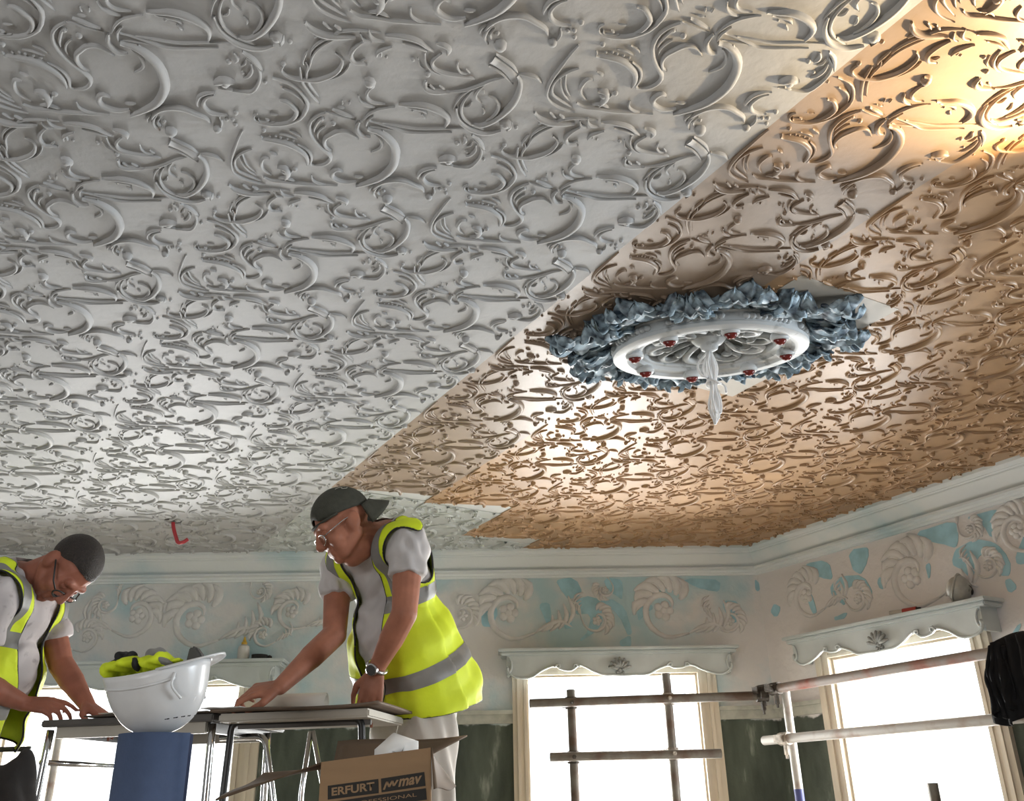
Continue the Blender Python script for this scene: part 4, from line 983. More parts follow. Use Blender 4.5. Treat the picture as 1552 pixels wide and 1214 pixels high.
def vest(root, J, open_w, hem, bands, vbands, s_open=0.0, arm=.105, hem_tilt=.22):
    mb = MB(); J['torso'](mb, .024); L = J['L']; up, fr, side = J['up'], J['fr'], J['side']; T = J['T']
    ellipsoid(mb, T(0, .01, hem+.06), (side, fr, up), (.236, .192+J['belly'], .24)); ellipsoid(mb, T(0, .02, .12), (side, fr, up), (.205, .170+J['belly'], .22))
    def folds(P):
        s, f_, h = local(J, P); k = np.clip((L-h)/L, 0, 1)
        return (.010*np.sin(s*42+h*9+np.where(f_ > 0, 0, 2))+.005*np.sin(h*55+s*25))*k
    mb.v = [p-J['org'] for p in mb.v]; me = fuse(mb, .009, 5, 'vest'); v = get_v(me); n = get_n(me); set_v(me, v+n*folds(v+J['org'])[:, None])
    bm = bmesh.new(); bm.from_mesh(me)
    P0 = J['pelvis']-J['org']
    def bis(b, co, no, **k): bmesh.ops.bisect_plane(b, geom=b.verts[:]+b.edges[:]+b.faces[:], plane_co=tuple(co), plane_no=tuple(no), **k)
    bis(bm, P0+up*hem, -(up-fr*hem_tilt), clear_outer=True)
    kill = []
    for f in bm.faces:
        c = np.array(f.calc_center_median())-P0; s, f_, h = c@side, c@fr, c@up
        wd = open_w[0]+(open_w[1]-open_w[0])*min(1, max(0, (h-hem)/(L*.8-hem)))
        if h > L*.8: wd += (h-L*.8)*.25
        if f_ > 0.0 and abs(s-s_open) < wd: kill.append(f); continue
        if h > L-.09 and math.hypot(s, f_+.02) < .092: kill.append(f); continue
        if abs(s) > .115 and ((abs(s)-.245)/.085)**2+((h-(L*.80))/(arm+.035))**2 < 1.0: kill.append(f)
    bmesh.ops.delete(bm, geom=kill, context='FACES')
    bmesh.ops.delete(bm, geom=[v for v in bm.verts if not v.link_faces], context='VERTS')
    smooth_boundary(bm, 14)
    boundary_tubes(bm, .0035, 'edge_binding', 'black_trim', root)
    vm = bpy.data.meshes.new('vest'); bm.to_mesh(vm); vm.materials.append(MATS['hi_vis']); vm.polygons.foreach_set('use_smooth', [True]*len(vm.polygons))
    vo = put('vest', vm, root); md = vo.modifiers.new('thickness', 'SOLIDIFY'); md.thickness = .003; md.offset = 1
    def band(cuts, test):
        b = bmesh.new(); b.from_mesh(vm)
        for (co, no) in cuts: bis(b, co, no, clear_outer=True)
        k2 = [f for f in b.faces if not test(*[(np.array(f.calc_center_median())-P0)@q for q in (side, fr, up)])]
        bmesh.ops.delete(b, geom=k2, context='FACES'); bmesh.ops.delete(b, geom=[v for v in b.verts if not v.link_faces], context='VERTS')
        if not b.faces: b.free(); return
        b.normal_update()
        for v in b.verts: v.co += v.normal*.0045
        m = bpy.data.meshes.new('reflective_band'); b.to_mesh(m); b.free(); m.materials.append(MATS['reflective']); m.polygons.foreach_set('use_smooth', [True]*len(m.polygons))
        o = put('reflective_band', m, vo)
    for (h0, w, tl) in bands:
        n = unit(up+side*tl); band([(P0+up*(h0+w/2), n), (P0+up*(h0-w/2), -n)], lambda s, f, h: True)
    for s0, wv, hmin in vbands:
        n = side; band([(P0+side*(s0+wv/2), n), (P0+side*(s0-wv/2), -n), (P0+up*hmin, -up)], lambda s, f, h: True)
    bm.free(); return vo
def trousers(root, J, matn):
    mb = MB(); ax = (J['side'], J['fr'], J['up']); T = J['T']
    wz = unit(.5*J['up']+.5*Z3)
    ellipsoid(mb, J['pelvis']+J['up']*.0, ax, (.165, .115, .14)); J['legs'](mb, .020, True, .050)
    capsule(mb, J['hipL'], .098, J['hipR'], .098); capsule(mb, J['pelvis']+J['up']*.02, .11, J['pelvis']+J['up']*.09, .11, flat_b=True)
    fold = lambda P: .006*np.sin(P[:, 0]*85+P[:, 1]*40+P[:, 2]*16+1.5*np.sin(P[:, 2]*9))+.004*np.sin(P[:, 2]*30+P[:, 0]*60)
    return garment(root, J, 'trousers', mb, .010, matn, fold, 5)
def boots(root, J):
    for q in 'LR':
        ft = unit(np.array([J['footdir'][0], J['footdir'][1], 0])); a = J['an'+q]-J['org']; mb = MB()
        capsule(mb, a, .055, a-Z3*.04, .058); capsule(mb, a-Z3*.04, .055, a+ft*.15-Z3*.045, .045)
        me = fuse(mb, .012, 3, 'boot'); v = get_v(me); z0 = -J['org'][2]; v[:, 2] = np.maximum(v[:, 2], z0+.001); set_v(me, v); me.materials.append(MATS['boot']); put('boot', me, root)
def glasses(root, J, m, r=.0022, w=.027, h=.019, slide=0.0, oval=True):
    g = MB(); HD = J['HD']; o = J['org']; f0 = .104; u0 = -.006-slide
    for q in (-1, 1):
        g.tube([HD(q*.033+w*math.cos(a)*(1 if oval else 1), f0-.006*abs(math.cos(a)), u0+h*math.sin(a))-o for a in np.linspace(0, 2*math.pi, 22, endpoint=False)], r, 6, closed=True)
        g.tube([HD(q*.060, f0-.008, u0+.006)-o, HD(q*.078, .070, u0+.012)-o, HD(q*.084, .02, u0+.014+slide*.6)-o, HD(q*.082, -.02, .006)-o, HD(q*.080, -.035, -.015)-o], r, 6)
    g.tube([HD(-.007, f0, u0+.004)-o, HD(0, f0+.004, u0+.008)-o, HD(.007, f0, u0+.004)-o], r, 6)
    go = g.build('glasses', MATS[m], root, True)
    for q in (-1, 1):
        mb = MB(); mb.add([HD(q*.033+w*.95*math.cos(a), f0-.004, u0+h*.95*math.sin(a))-o for a in np.linspace(0, 2*math.pi, 20, endpoint=False)], [tuple(range(20))]); mb.build('lens', MATS['glass'], go)

# ---- the man in the cap
def jy(x, y, Y): return at_y(x, y, Y)
J2 = dict(neck=jy(574, 806, 3.27), pelvis=jy(632, 1030, 3.50), shL=jy(620, 822, 3.10), shR=jy(514, 856, 3.40), belly=.035,
          elL=jy(613, 930, 3.05), wrL=jy(568, 1018, 3.16), elR=jy(507, 962, 3.30), wrR=jy(424, 1041, 3.09),
          hipL=jy(650, 1050, 3.42), hipR=jy(612, 1050, 3.60), knL=jy(657, 1190, 3.42), knR=jy(614, 1190, 3.64), head=jy(519, 796, 3.11))
for q, k in (('L', 'knL'), ('R', 'knR')):
    a = J2[k].copy(); a[2] = .50; J2[k] = a+np.array([-.03, -.02, 0]); b = a.copy(); b[2] = .09; J2['an'+q] = b+np.array([.02, .04, 0])
J2['foot'] = np.array([(J2['anL'][0]+J2['anR'][0])/2, (J2['anL'][1]+J2['anR'][1])/2, 0]); J2['footdir'] = (-.8, -.6)
J2['hup'] = np.array([-.50, -.20, .84]); J2['hfw'] = np.array([-.80, -.36, -.52])
J2['handL'] = dict(fdir=(-.16, .10, -.98), back=(-.10, -1, -.1), side=(-1, 0, 0), curl=.22, spread=.5, thumb_in=.3, sc=1.02)
J2['handR'] = dict(fdir=(-.95, -.15, -.16), back=(-.08, -.55, .80), side=(-.3, -.9, -.4), curl=.85, spread=.2, thumb_in=.8, sc=1.02, curls=[.55, .75, .95, 1.05])
man2 = person('man in an olive cap and glasses leaning over the table end, yellow vest', J2, 'skin')
trousers(man2, J2, 'trousers'); boots(man2, J2); tshirt(man2, J2, 'tshirt', .50)
vest(man2, J2, (.045, .080), -.10, [(.06, .055, 0), (.325, .055, 0)], [(.135, .05, .30), (-.135, .05, .30)], s_open=.015)
glasses(man2, J2, 'steel', .0020, slide=.014)
# cap worn back to front
HD = J2['HD']; org = J2['org']; hs, hf, hu = J2['hs'], J2['hf'], J2['hu']
mb = MB(); ellipsoid(mb, HD(0, -.014, .038)-org, (hs, hf, hu), (.086, .108, .098), 36, 24)
cap = mesh_obj('cap', mb.v, mb.f, MATS['cap_cloth'], man2, True); bm = bmesh.new(); bm.from_mesh(cap.data); bmesh.ops.remove_doubles(bm, verts=bm.verts, dist=1e-5)
bmesh.ops.bisect_plane(bm, geom=bm.verts[:]+bm.edges[:]+bm.faces[:], plane_co=tuple(HD(0, 0, .032)-org), plane_no=tuple(-unit(hu-hf*.10)), clear_outer=True)
kill = []
for f in bm.faces:
    c = np.array(f.calc_center_median())+org-J2['head']; s, f_, u = c@hs, c@hf, c@hu
    if f_ > 0 and (s/.036)**2+((u-.045)/.022)**2 < 1: kill.append(f)
bmesh.ops.delete(bm, geom=kill, context='FACES'); smooth_boundary(bm, 4); bm.to_mesh(cap.data); bm.free()
md = cap.modifiers.new('t', 'SOLIDIFY'); md.thickness = .004; md.offset = 1
MB().tube([HD(.086*math.cos(a)*1.0, -.014+.109*math.sin(a), .034+.010*math.sin(a)*0)-org for a in np.linspace(.35, 2.79, 16)], .009, 6, flat=.4).build('cap_strap', MATS['cap_cloth'], cap, True)
v = []; f = []; n, m = 15, 6
for i in range(n):
    a = -math.pi/2+(i/(n-1)-.5)*2.1
    for j in range(m):
        t = j/(m-1); r0 = np.array([.086*math.cos(a), -.014+.108*math.sin(a)]); ext = .070*math.cos((i/(n-1)-.5)*math.pi*.93)
        p = r0+np.array([.25*math.cos(a), math.sin(a)])*ext*t
        v.append(HD(p[0], p[1], .034-.040*t-.050*(p[0]/.08)**2*(.25+.75*t))-org)
for i in range(n-1):
    for j in range(m-1): f.append((i*m+j, i*m+j+1, (i+1)*m+j+1, (i+1)*m+j))
brim = mesh_obj('cap_brim', v, f, MATS['cap_cloth'], cap, True); md = brim.modifiers.new('t', 'SOLIDIFY'); md.thickness = .009
pts = [HD(.055+.004*0, a, b)-org for (a, b) in ((-.02, .112), (-.035, .118), (-.045, .110), (-.038, .100), (-.050, .095), (-.060, .100))]
def on_cap(p):      # push a point to the cap's surface
    d = p+org-HD(0, -.014, .038); q = np.array([d@hs/.0905, d@hf/.1125, d@hu/.1025]); return HD(0, -.014, .038)-org+d/np.linalg.norm(q)
MB().tube([on_cap(p) for p in spline(pts, 20)], .0016, 5).build('cap_print', MATS['cap_print'], cap)
# wrist watch
wr = J2['wrL']; wd = unit(J2['wrL']-J2['elL']); wc = wr-wd*.018; wv = np.array([-.05, -1, .1]); wv = unit(wv-wd*(wv@wd)); ws = np.cross(wd, wv)
w = MB().tube([wc-org+.0325*(math.cos(a)*ws+math.sin(a)*wv) for a in np.linspace(0, 2*math.pi, 22, endpoint=False)], .008, 8, closed=True, flat=1.0).build('watch', MATS['steel'], man2, True)
MB().lathe([(.021, -.004), (.021, .006), (.018, .009)], wc-org+.034*wv, wv, 22).build('watch_case', MATS['steel'], w, True, auto=.5)
MB().lathe([(.0165, .009), (.0165, .0095)], wc-org+.034*wv, wv, 22).build('watch_dial', MATS['dark_grey'], w)

# ---- the man without a cap
J1 = dict(neck=jy(44, 872, 3.20), pelvis=jy(-62, 1085, 3.30), shL=jy(70, 925, 3.38), shR=jy(-8, 902, 3.02), belly=.02,
          elL=jy(92, 1006, 3.42), wrL=jy(132, 1068, 3.34), elR=jy(-42, 1030, 3.06), wrR=jy(36, 1066, 3.24),
          hipL=jy(-50, 1110, 3.40), hipR=jy(-75, 1110, 3.20), head=jy(104, 862, 3.18))
J1['knL'] = J1['hipL'].copy(); J1['knR'] = J1['hipR'].copy()
for q in 'LR':
    a = J1['kn'+q]; a[2] = .50; a += np.array([.03, 0, 0]); b = a.copy(); b[2] = .09; J1['an'+q] = b+np.array([-.03, .03, 0])
J1['foot'] = np.array([(J1['anL'][0]+J1['anR'][0])/2, (J1['anL'][1]+J1['anR'][1])/2, 0]); J1['footdir'] = (.9, -.3)
J1['hup'] = np.array([.90, -.10, .30]); J1['hfw'] = np.array([.30, -.16, -.93])
J1['handL'] = dict(fdir=(.80, -.25, -.45), back=(.4, -.1, .9), side=(.2, -1, 0), curl=.45, spread=.3, thumb_in=.4)
J1['handR'] = dict(fdir=(.97, .05, -.08), back=(.05, -.6, .8), side=(.2, .8, .3), curl=.6, spread=.2, thumb_in=.8, curls=[.35, .6, .8, .9])
man1 = person('short-haired man in black glasses bending over the table, yellow vest, no cap', J1, 'skin_dark')
trousers(man1, J1, 'dark_trousers'); boots(man1, J1); tshirt(man1, J1, 'tshirt_grey', .58)
vest(man1, J1, (.05, .085), -.10, [(.10, .055, 0), (.32, .055, 0)], [(.145, .05, .32), (-.145, .05, .32)], s_open=0)
glasses(man1, J1, 'black_metal', .0030, w=.025, h=.016, slide=.018)
HD = J1['HD']; org = J1['org']; hs, hf, hu = J1['hs'], J1['hf'], J1['hu']
mb = MB(); ellipsoid(mb, HD(0, -.016, .034)-org, (hs, hf, hu), (.0815, .1015, .092), 40, 28)
hair = mesh_obj('hair', mb.v, mb.f, MATS['hair'], man1, True); bm = bmesh.new(); bm.from_mesh(hair.data); bmesh.ops.remove_doubles(bm, verts=bm.verts, dist=1e-5); kill = []
for f in bm.faces:
    c = np.array(f.calc_center_median())+org-J1['head']; s, f_, u = c@hs, c@hf, c@hu
    line = .066 if f_ > .045 else (.066-(.045-f_)*.75 if f_ > -.02 else .018-(-.02-f_)*.9)
    if u < line+.004*math.sin(s*160): kill.append(f)
bmesh.ops.delete(bm, geom=kill, context='FACES'); smooth_boundary(bm, 5); bm.to_mesh(hair.data); bm.free()

# ------------------------------------------------------------------ tables
ZTB = .742
TA = at_z(57, 1091, ZTB); TBp = at_z(606, 1069, ZTB); ex = unit(TBp-TA); ey = np.array([-ex[1], ex[0], 0])
def along_px(x, y=1080): P = at_z(x, y, ZTB); return float((P-TA)@ex)
def tp(a, b, z): q = TA+ex*a+ey*b; return np.array([q[0], q[1], z+(.014 if z > .5 else 0)])
def leg_tube(mb, pts, r): mb.tube(pts, r, 10)
t1 = thing('folding_table', 'small dark-edged table with chrome legs under the bare-headed man\'s hands', 'table', None, tp(.28, .3, 0)); o_ = np.array(t1.location)
la, lb = .0, along_px(316)
MB().box(tp(la, .02, .706)-o_, ex*(lb-la), ey*.56, Z3*.022).build('tabletop', MATS['table_dark'], t1, bevel=.004)
mb = MB(); mb.box(tp(la+.04, .05, .672)-o_, ex*(lb-la-.08), ey*.018, Z3*.034); mb.build('front_rail', MATS['table_cream'], t1)
MB().box(tp(la+.04, .52, .672)-o_, ex*(lb-la-.08), ey*.018, Z3*.034).build('back_rail', MATS['table_cream'], t1)
for a in (la+.03, lb-.05): MB().box(tp(a, .07, .676)-o_, ex*.018, ey*.45, Z3*.030).build('side_rail', MATS['black_metal'], t1)
for (a, b, da) in ((la+.012, .06, -.035), (la+.035, .50, -.01), (lb-.015, .05, .012), (lb-.03, .50, .02)):
    mb = MB(); leg_tube(mb, spline([tp(a, b, .700)-o_, tp(a+da*.3, b, .45)-o_, tp(a+da, b, .012)-o_], 8), .0125); lg = mb.build('leg', MATS['chrome'], t1, True)
    MB().lathe([(.017, 0), (.017, .022), (.014, .028)], tp(a+da, b, 0)-o_, Z3, 12).build('foot_cap', MATS['black_trim'], lg)
mb = MB(); leg_tube(mb, [tp(la+.0, .055, .60)-o_, tp(la+.03, .50, .60)-o_], .009); mb.build('end_brace', MATS['chrome'], t1, True)
t2 = thing('tubular_table', 'cream table on bent black and chrome tubes at the capped man\'s side', 'table', None, tp(along_px(460), .3, 0)); o_ = np.array(t2.location)
ra, rb = along_px(326), along_px(588)
MB().box(tp(ra, .02, .700)-o_, ex*(rb-ra), ey*.37, Z3*.026).build('tabletop', MATS['table_cream'], t2, bevel=.005)
MB().box(tp(ra+.03, .10, .684)-o_, ex*(rb-ra-.05), ey*.012, Z3*.016).build('edge_rail', MATS['table_dark'], t2)
def bent(px, b, r, m, nm, foot=True):
    pts = [];
    for (x, y) in px:
        d = ray(x, y); n = ey; t = ((TA+ey*b-EYE)@n)/(d@n); pts.append(EYE+d*t)
    if foot:
        for e, f_ in ((0, 1), (-1, -2)):
            if pts[e][2] < .56:
                q = pts[e]+(pts[e]-pts[f_])*.25; q[2] = .006; pts = [q]+pts if e == 0 else pts+[q]
    pts = [p-o_ for p in pts]; mb = MB(); mb.tube(pts, r, 10); return mb.build(nm, MATS[m], t2, True)
def rounded(px, k=5):
    out = [px[0]]
    for i in range(1, len(px)-1):
        a, b, c = [np.array(px[j], float) for j in (i-1, i, i+1)]
        p = b+(a-b)*min(1, 14/np.linalg.norm(a-b)); q = b+(c-b)*min(1, 14/np.linalg.norm(c-b))
        out += [tuple(p*(1-t)**2+2*b*t*(1-t)+q*t*t) for t in np.linspace(0, 1, k)]
    return out+[px[-1]]
bent(rounded([(337, 1214), (352, 1094), (548, 1088), (550, 1200)]), .10, .0115, 'black_metal', 'leg_frame')
bent(rounded([(334, 1118), (402, 1116), (414, 1214)]), .34, .0115, 'chrome', 'leg_frame')
bent([(471, 1108), (457, 1200)], .33, .0085, 'chrome', 'strut'); bent([(474, 1108), (491, 1200)], .33, .0085, 'chrome', 'strut')
# loose sheets across both tables
def sheet(label, name, a0, a1, b0, b1, z, m, wav, th=.004, cat='board', lift=0):
    n, k = 30, 8; v = []; f = []; c0 = tp((a0+a1)/2, (b0+b1)/2, z)
    for i in range(n):
        t = i/(n-1)
        for j in range(k):
            s = j/(k-1); zz = z+wav*(.5+.5*math.sin(t*7+s*2.5))+lift*max(0, t-.75)**2*16
            v.append(tp(a0+(a1-a0)*t, b0+(b1-b0)*s+.004*math.sin(t*15), zz)-c0)
    for i in range(n-1):
        for j in range(k-1): f.append((i*k+j, (i+1)*k+j, (i+1)*k+j+1, i*k+j+1))
    o = mesh_obj(name, v, f, MATS[m], None, True); o.location = c0; md = o.modifiers.new('t', 'SOLIDIFY'); md.thickness = th; md.offset = 1; tag(o, label, cat); return o
sheet('brown hardboard sheet lying across the cream table, its end sticking out', 'hardboard_sheet', along_px(318), along_px(607), -.01, .36, .7270, 'board_brown', .004, .008, 'board', .006)
sheet('dark wallpaper length laid out on the chrome-legged table', 'wallpaper_length', along_px(66), along_px(310), -.004, .42, .7290, 'board_edge', .003, .004, 'wallpaper')
sheet('pale paper strip on the hardboard beside the white hard hat', 'paper_strip', along_px(300), along_px(372), -.012, .25, .7405, 'paper_white', .002, .002, 'paper')
sheet('pale paper offcut under the bare-headed man\'s hands', 'paper_offcut', along_px(98), along_px(190), -.010, .30, .7370, 'paper_cream', .002, .002, 'paper')
# roll of cream paper on the table
rl = tp(along_px(322), .32, .7480+.037); rr = at_z(432, 1046, .7480+.036); rr = rl+unit(tp(1, .10, 0)-tp(0, 0, 0))*.24
pr = thing('paper_roll', 'cream wallpaper roll lying on the table behind the hard hat', 'paper roll', None, rl)
d = rr-rl; dn = unit(d); prof = []
n = 60; v = []; f = []; sx = np.cross(dn, Z3)
for i in range(n):
    a = i/(n-1)*4.2*math.pi; r = .022+.014*i/(n-1)
    for e in (0, 1): v.append(d*e+r*(math.cos(a)*sx+math.sin(a)*Z3))
for i in range(n-1): f.append((2*i, 2*i+1, 2*i+3, 2*i+2))
o = mesh_obj('wound_paper', v, f, MATS['paper_cream'], pr, True); md = o.modifiers.new('t', 'SOLIDIFY'); md.thickness = .0016

# ------------------------------------------------------------------ blue roll with the hard hat on it
YR = 2.2
rt = at_y(235, 1109, YR); rw = float(np.linalg.norm(at_y(294, 1110, YR)-at_y(175, 1110, YR)))/2
rollz = rt[2]
rc_ = at_y(235, 1109, YR+rw*.8)
br = thing('blue_roll', 'standing roll of blue lining material carrying a hard hat', 'roll', None, (rc_[0], rt[1]+rw, 0))
n = 150; v = []; f = []
for i in range(n):
    a = -.42-i/(n-1)*7.2*math.pi; r = rw-.0052*i/(n-1)*7
    for z in (0.001, rollz): v.append((r*math.cos(a), r*math.sin(a), z))
v[0] = (v[0][0]+.012, v[0][1]-.004, v[0][2]); v[1] = (v[1][0]+.010, v[1][1]-.004, v[1][2])
for i in range(n-1): f.append((2*i, 2*i+1, 2*i+3, 2*i+2))
o = mesh_obj('wound_sheet', v, f, MATS['blue_roll'], br, True); md = o.modifiers.new('t', 'SOLIDIFY'); md.thickness = .003
a = -.40; MB().box(((rw+.004)*math.cos(a), (rw+.004)*math.sin(a), .001), (.004*math.cos(a), .004*math.sin(a), 0), (-.012*math.sin(a), .012*math.cos(a), 0), (0, 0, rollz-.003)).build('loose_edge', MATS['blue_roll_dark'], br)
def helmet(root, m, R_=(.132, .112, .150), vents=True):
    """dome along -z, peak along +x, rim in the plane z=0"""
    n, k = 48, 16; v = []; f = []
    for j in range(k+1):
        t = j/k*math.pi/2
        for i in range(n):
            a = 2*math.pi*i/n; c, s = math.cos(a), math.sin(a)
            flare = 1+.030*max(0, (1-j/2.5)) 
            v.append((R_[0]*c*math.cos(t)**.85*flare, R_[1]*s*math.cos(t)**.85*flare, -R_[2]*math.sin(t)+.012*math.cos(2*a)*(1-t)*.6*(j < k/2)))
    for j in range(k):
        for i in range(n): f.append((j*n+i, j*n+(i+1) % n, (j+1)*n+(i+1) % n, (j+1)*n+i))
    o = mesh_obj('shell', v, f, MATS[m], root, True); md = o.modifiers.new('t', 'SOLIDIFY'); md.thickness = .004; md.offset = -1
    # peak
    v = []; f = []; n2, m2 = 21, 6
    for i in range(n2):
        a = (i/(n2-1)-.5)*2.5
        for j in range(m2):
            t = j/(m2-1); e = .050*max(0, math.cos((i/(n2-1)-.5)*math.pi))**.8
            r0 = (R_[0]*1.025*math.cos(a), R_[1]*1.025*math.sin(a)); v.append((r0[0]+e*t, r0[1]*(1+.05*t), .008*math.cos(2*a)+.004*t+.004-.006*abs(a)*t))
    for i in range(n2-1):
        for j in range(m2-1): f.append((i*m2+j, i*m2+j+1, (i+1)*m2+j+1, (i+1)*m2+j))
    p = mesh_obj('peak', v, f, MATS[m], root, True); md = p.modifiers.new('t', 'SOLIDIFY'); md.thickness = .005
    # rain gutter and crown ridges
    MB().tube([(R_[0]*1.035*math.cos(a)*.985, R_[1]*1.035*math.sin(a)*.985, -.030+.010*math.cos(2*a)) for a in np.linspace(.9, 2*math.pi-.9, 40)], .0035, 6).build('gutter', MATS[m], root, True)
    for y0 in (-.030, 0, .030):
        pts = []
        for t in np.linspace(-1.0, 1.0, 20):
            x = math.sin(t)*R_[0]*.98; q = max(0, 1-(x/R_[0])**2-(y0/R_[1])**2); pts.append((x, y0, -R_[2]*q**.5*.985-.002))
        MB().tube(pts, .006, 6).build('ridge', MATS[m], root, True)
    if vents:
        for sgn in (-1, 1):
            for i in range(4):
                t = .93; a = sgn*(.25+i*.26); x = R_[0]*math.cos(a)*math.cos(t)**.85; y = R_[1]*math.sin(a)*math.cos(t)**.85; z = -R_[2]*math.sin(t)
                nn = unit(np.array([x/R_[0]**2, y/R_[1]**2, z/R_[2]**2])); ax = unit(np.cross(nn, (0, 0, 1))); mb = MB(); ellipsoid(mb, np.array([x, y, z])+nn*.001, (ax, np.cross(nn, ax), nn), (.0125, .0058, .003), 10, 6); mb.build('vent', MATS['black_trim'], root, True)
    for sgn in (-1, 1):
        MB().tube(spline([(.085, sgn*R_[1]*.82, -.02), (.078, sgn*R_[1]*.90, -.05), (.092, sgn*R_[1]*.74, -.082)], 10), .0035, 6).build('side_rib', MATS[m], root, True)
def scribble(root, R_):
    for i in range(7):
        a = -1.15-i*.075; t = .17+.02*math.sin(i*2.3); x = R_[0]*math.cos(a)*math.cos(t)**.85*1.01; y = R_[1]*math.sin(a)*math.cos(t)**.85*1.01; z = -R_[2]*math.sin(t)
        mb = MB(); ellipsoid(mb, (x, y, z), np.eye(3), (.0032, .0012, .0014+.0008*(i % 3)), 8, 5); mb.build('scuffed_print', MATS['dark_grey'], root, True)
hh = thing('hard_hat', 'white hard hat upside down on the blue roll, holding a folded vest', 'hard hat', None, (0, 0, 0))
helmet(hh, 'helmet_white'); scribble(hh, (.132, .112, .150))
tilt = math.radians(-9)
hh.scale = (.90, .90, .96); hh.rotation_euler = (math.radians(6), tilt, math.radians(-4)); hh.location = (rc_[0]-.020, rt[1]+rw, rollz+.146)
# crumpled vest stuffed into it
hc0 = np.array(hh.location)
fv = thing('folded_vest', 'crumpled yellow vest with grey bands stuffed into the upturned hard hat', 'vest', None, hc0+np.array([0, 0, -.02]))
fo = np.array(fv.location)
def lump(name, blobs, m, parent, vox=.006, fold=.004):
    mb = MB()
    for (x, y, Y, rx, ry, rz, rot) in blobs:
        c, s = math.cos(rot), math.sin(rot); ellipsoid(mb, at_y(x, y, Y)-fo, (np.array([c, 0, s]), np.array([0, 1., 0]), np.array([-s, 0, c])), (rx, ry, rz))
    me = fuse(mb, vox, 2, name); v = get_v(me); n = get_n(me); set_v(me, v+n*(fold*np.sin(v[:, 0]*150+v[:, 2]*110+3*np.sin(v[:, 1]*60)))[:, None]); me.materials.append(MATS[m]); return put(name, me, parent)
yc = float(hc0[1])
lump('cloth', [(200, 1010, yc, .062, .07, .016, .2), (240, 1008, yc, .05, .07, .020, .1), (168, 1016, yc-.02, .018, .04, .022, 0), (252, 998, yc-.01, .020, .05, .010, -.7), (262, 1005, yc-.03, .028, .03, .010, .25)], 'hi_vis', fv)
lump('reflective_band', [(236, 995, yc-.005, .028, .03, .021, .15), (222, 1000, yc-.03, .036, .012, .006, .5), (252, 1003, yc-.05, .026, .02, .008, -.4)], 'reflective', fv, .005, .002)
lump('dark_lining', [(186, 996, yc-.01, .016, .03, .015, 0), (200, 994, yc-.02, .014, .02, .010, .2), (172, 1008, yc-.035, .016, .02, .008, .6), (206, 1006, yc-.05, .010, .015, .020, .5)], 'black_trim', fv, .005, .002)
q = [(281, 1004), (286, 984), (290, 979), (296, 979), (304, 990), (307, 1004)]
MB().prism([at_y(x, y, yc+.02)-fo for (x, y) in q], (0, .03, 0)).build('grey_flap', MATS['dark_grey'], fv, bevel=.004)

# ------------------------------------------------------------------ cardboard box
YX = 2.30
TL = at_y(487, 1155, YX+.02); TR_ = at_y(653, 1133, YX-.02); BL = np.array([TL[0]-.004, TL[1], 0]); BR = np.array([TR_[0]+.012, TR_[1], 0])
bx = thing('cardboard_box', 'open cardboard box with black ERFURT print and splayed flaps', 'box', None, (BL+BR)/2); bo = np.array(bx.location)
dp = np.array([-.03, .30, 0]); th_ = .005
def panel(name, a, b, c, d, m='cardboard', inner='cardboard_dark'):
    a, b, c, d = [np.asarray(q)-bo for q in (a, b, c, d)]; n = unit(np.cross(b-a, d-a))*th_
    mb = MB().prism([a, b, c, d], -n); return mb.build(name, MATS[m], bx)
panel('front_panel', BL, BR, TR_, TL); panel('left_panel', BL+dp, BL, TL, TL+dp); panel('right_panel', BR, BR+dp, TR_+dp, TR_); panel('back_panel', BR+dp, BL+dp, TL+dp, TR_+dp); panel('bottom', BL+dp+Z3*.004, BR+dp+Z3*.004, BR+Z3*.004, BL+Z3*.004)
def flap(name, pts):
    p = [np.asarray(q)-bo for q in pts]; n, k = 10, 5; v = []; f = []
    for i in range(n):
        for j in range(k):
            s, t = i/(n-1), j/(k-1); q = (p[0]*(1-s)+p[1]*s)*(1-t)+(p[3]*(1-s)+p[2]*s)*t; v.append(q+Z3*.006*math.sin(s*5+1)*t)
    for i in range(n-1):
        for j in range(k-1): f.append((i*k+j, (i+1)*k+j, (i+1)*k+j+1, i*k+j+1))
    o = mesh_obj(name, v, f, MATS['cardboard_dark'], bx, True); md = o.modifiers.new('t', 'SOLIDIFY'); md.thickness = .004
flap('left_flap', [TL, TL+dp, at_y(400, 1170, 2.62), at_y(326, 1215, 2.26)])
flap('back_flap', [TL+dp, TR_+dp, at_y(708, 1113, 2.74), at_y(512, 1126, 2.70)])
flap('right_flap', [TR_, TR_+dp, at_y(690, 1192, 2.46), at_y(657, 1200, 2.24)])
# printed label: two black panels, lettering, a thin second band
fx = unit(TR_-TL); fn_ = np.array([fx[1], -fx[0], 0]); fn_ = unit(fn_-fx*(fn_@fx)); fz = np.cross(fx, -fn_); fz = fz if fz[2] > 0 else -fz
def onf(x, y, out=.0008):      # a point of the front panel from where the print sits
    d = ray(x, y); n = np.cross(TR_-TL, BL-TL); t = ((TL-EYE)@n)/(d@n); return EYE+d*t+fn_*out-bo
def quad(name, pts, m, out): MB().prism([onf(x, y, out) for (x, y) in pts], fn_*.0006).build(name, MATS[m], bx)
quad('print_block', [(497, 1191), (573.5, 1180.5), (574, 1202), (497, 1212)], 'print_black', .0006)
quad('print_block', [(577.5, 1180), (643, 1170), (645, 1191), (578.5, 1201)], 'print_black', .0006)
quad('print_block', [(497, 1216), (645.5, 1194.5), (647, 1212), (498, 1233)], 'print_black', .0006)
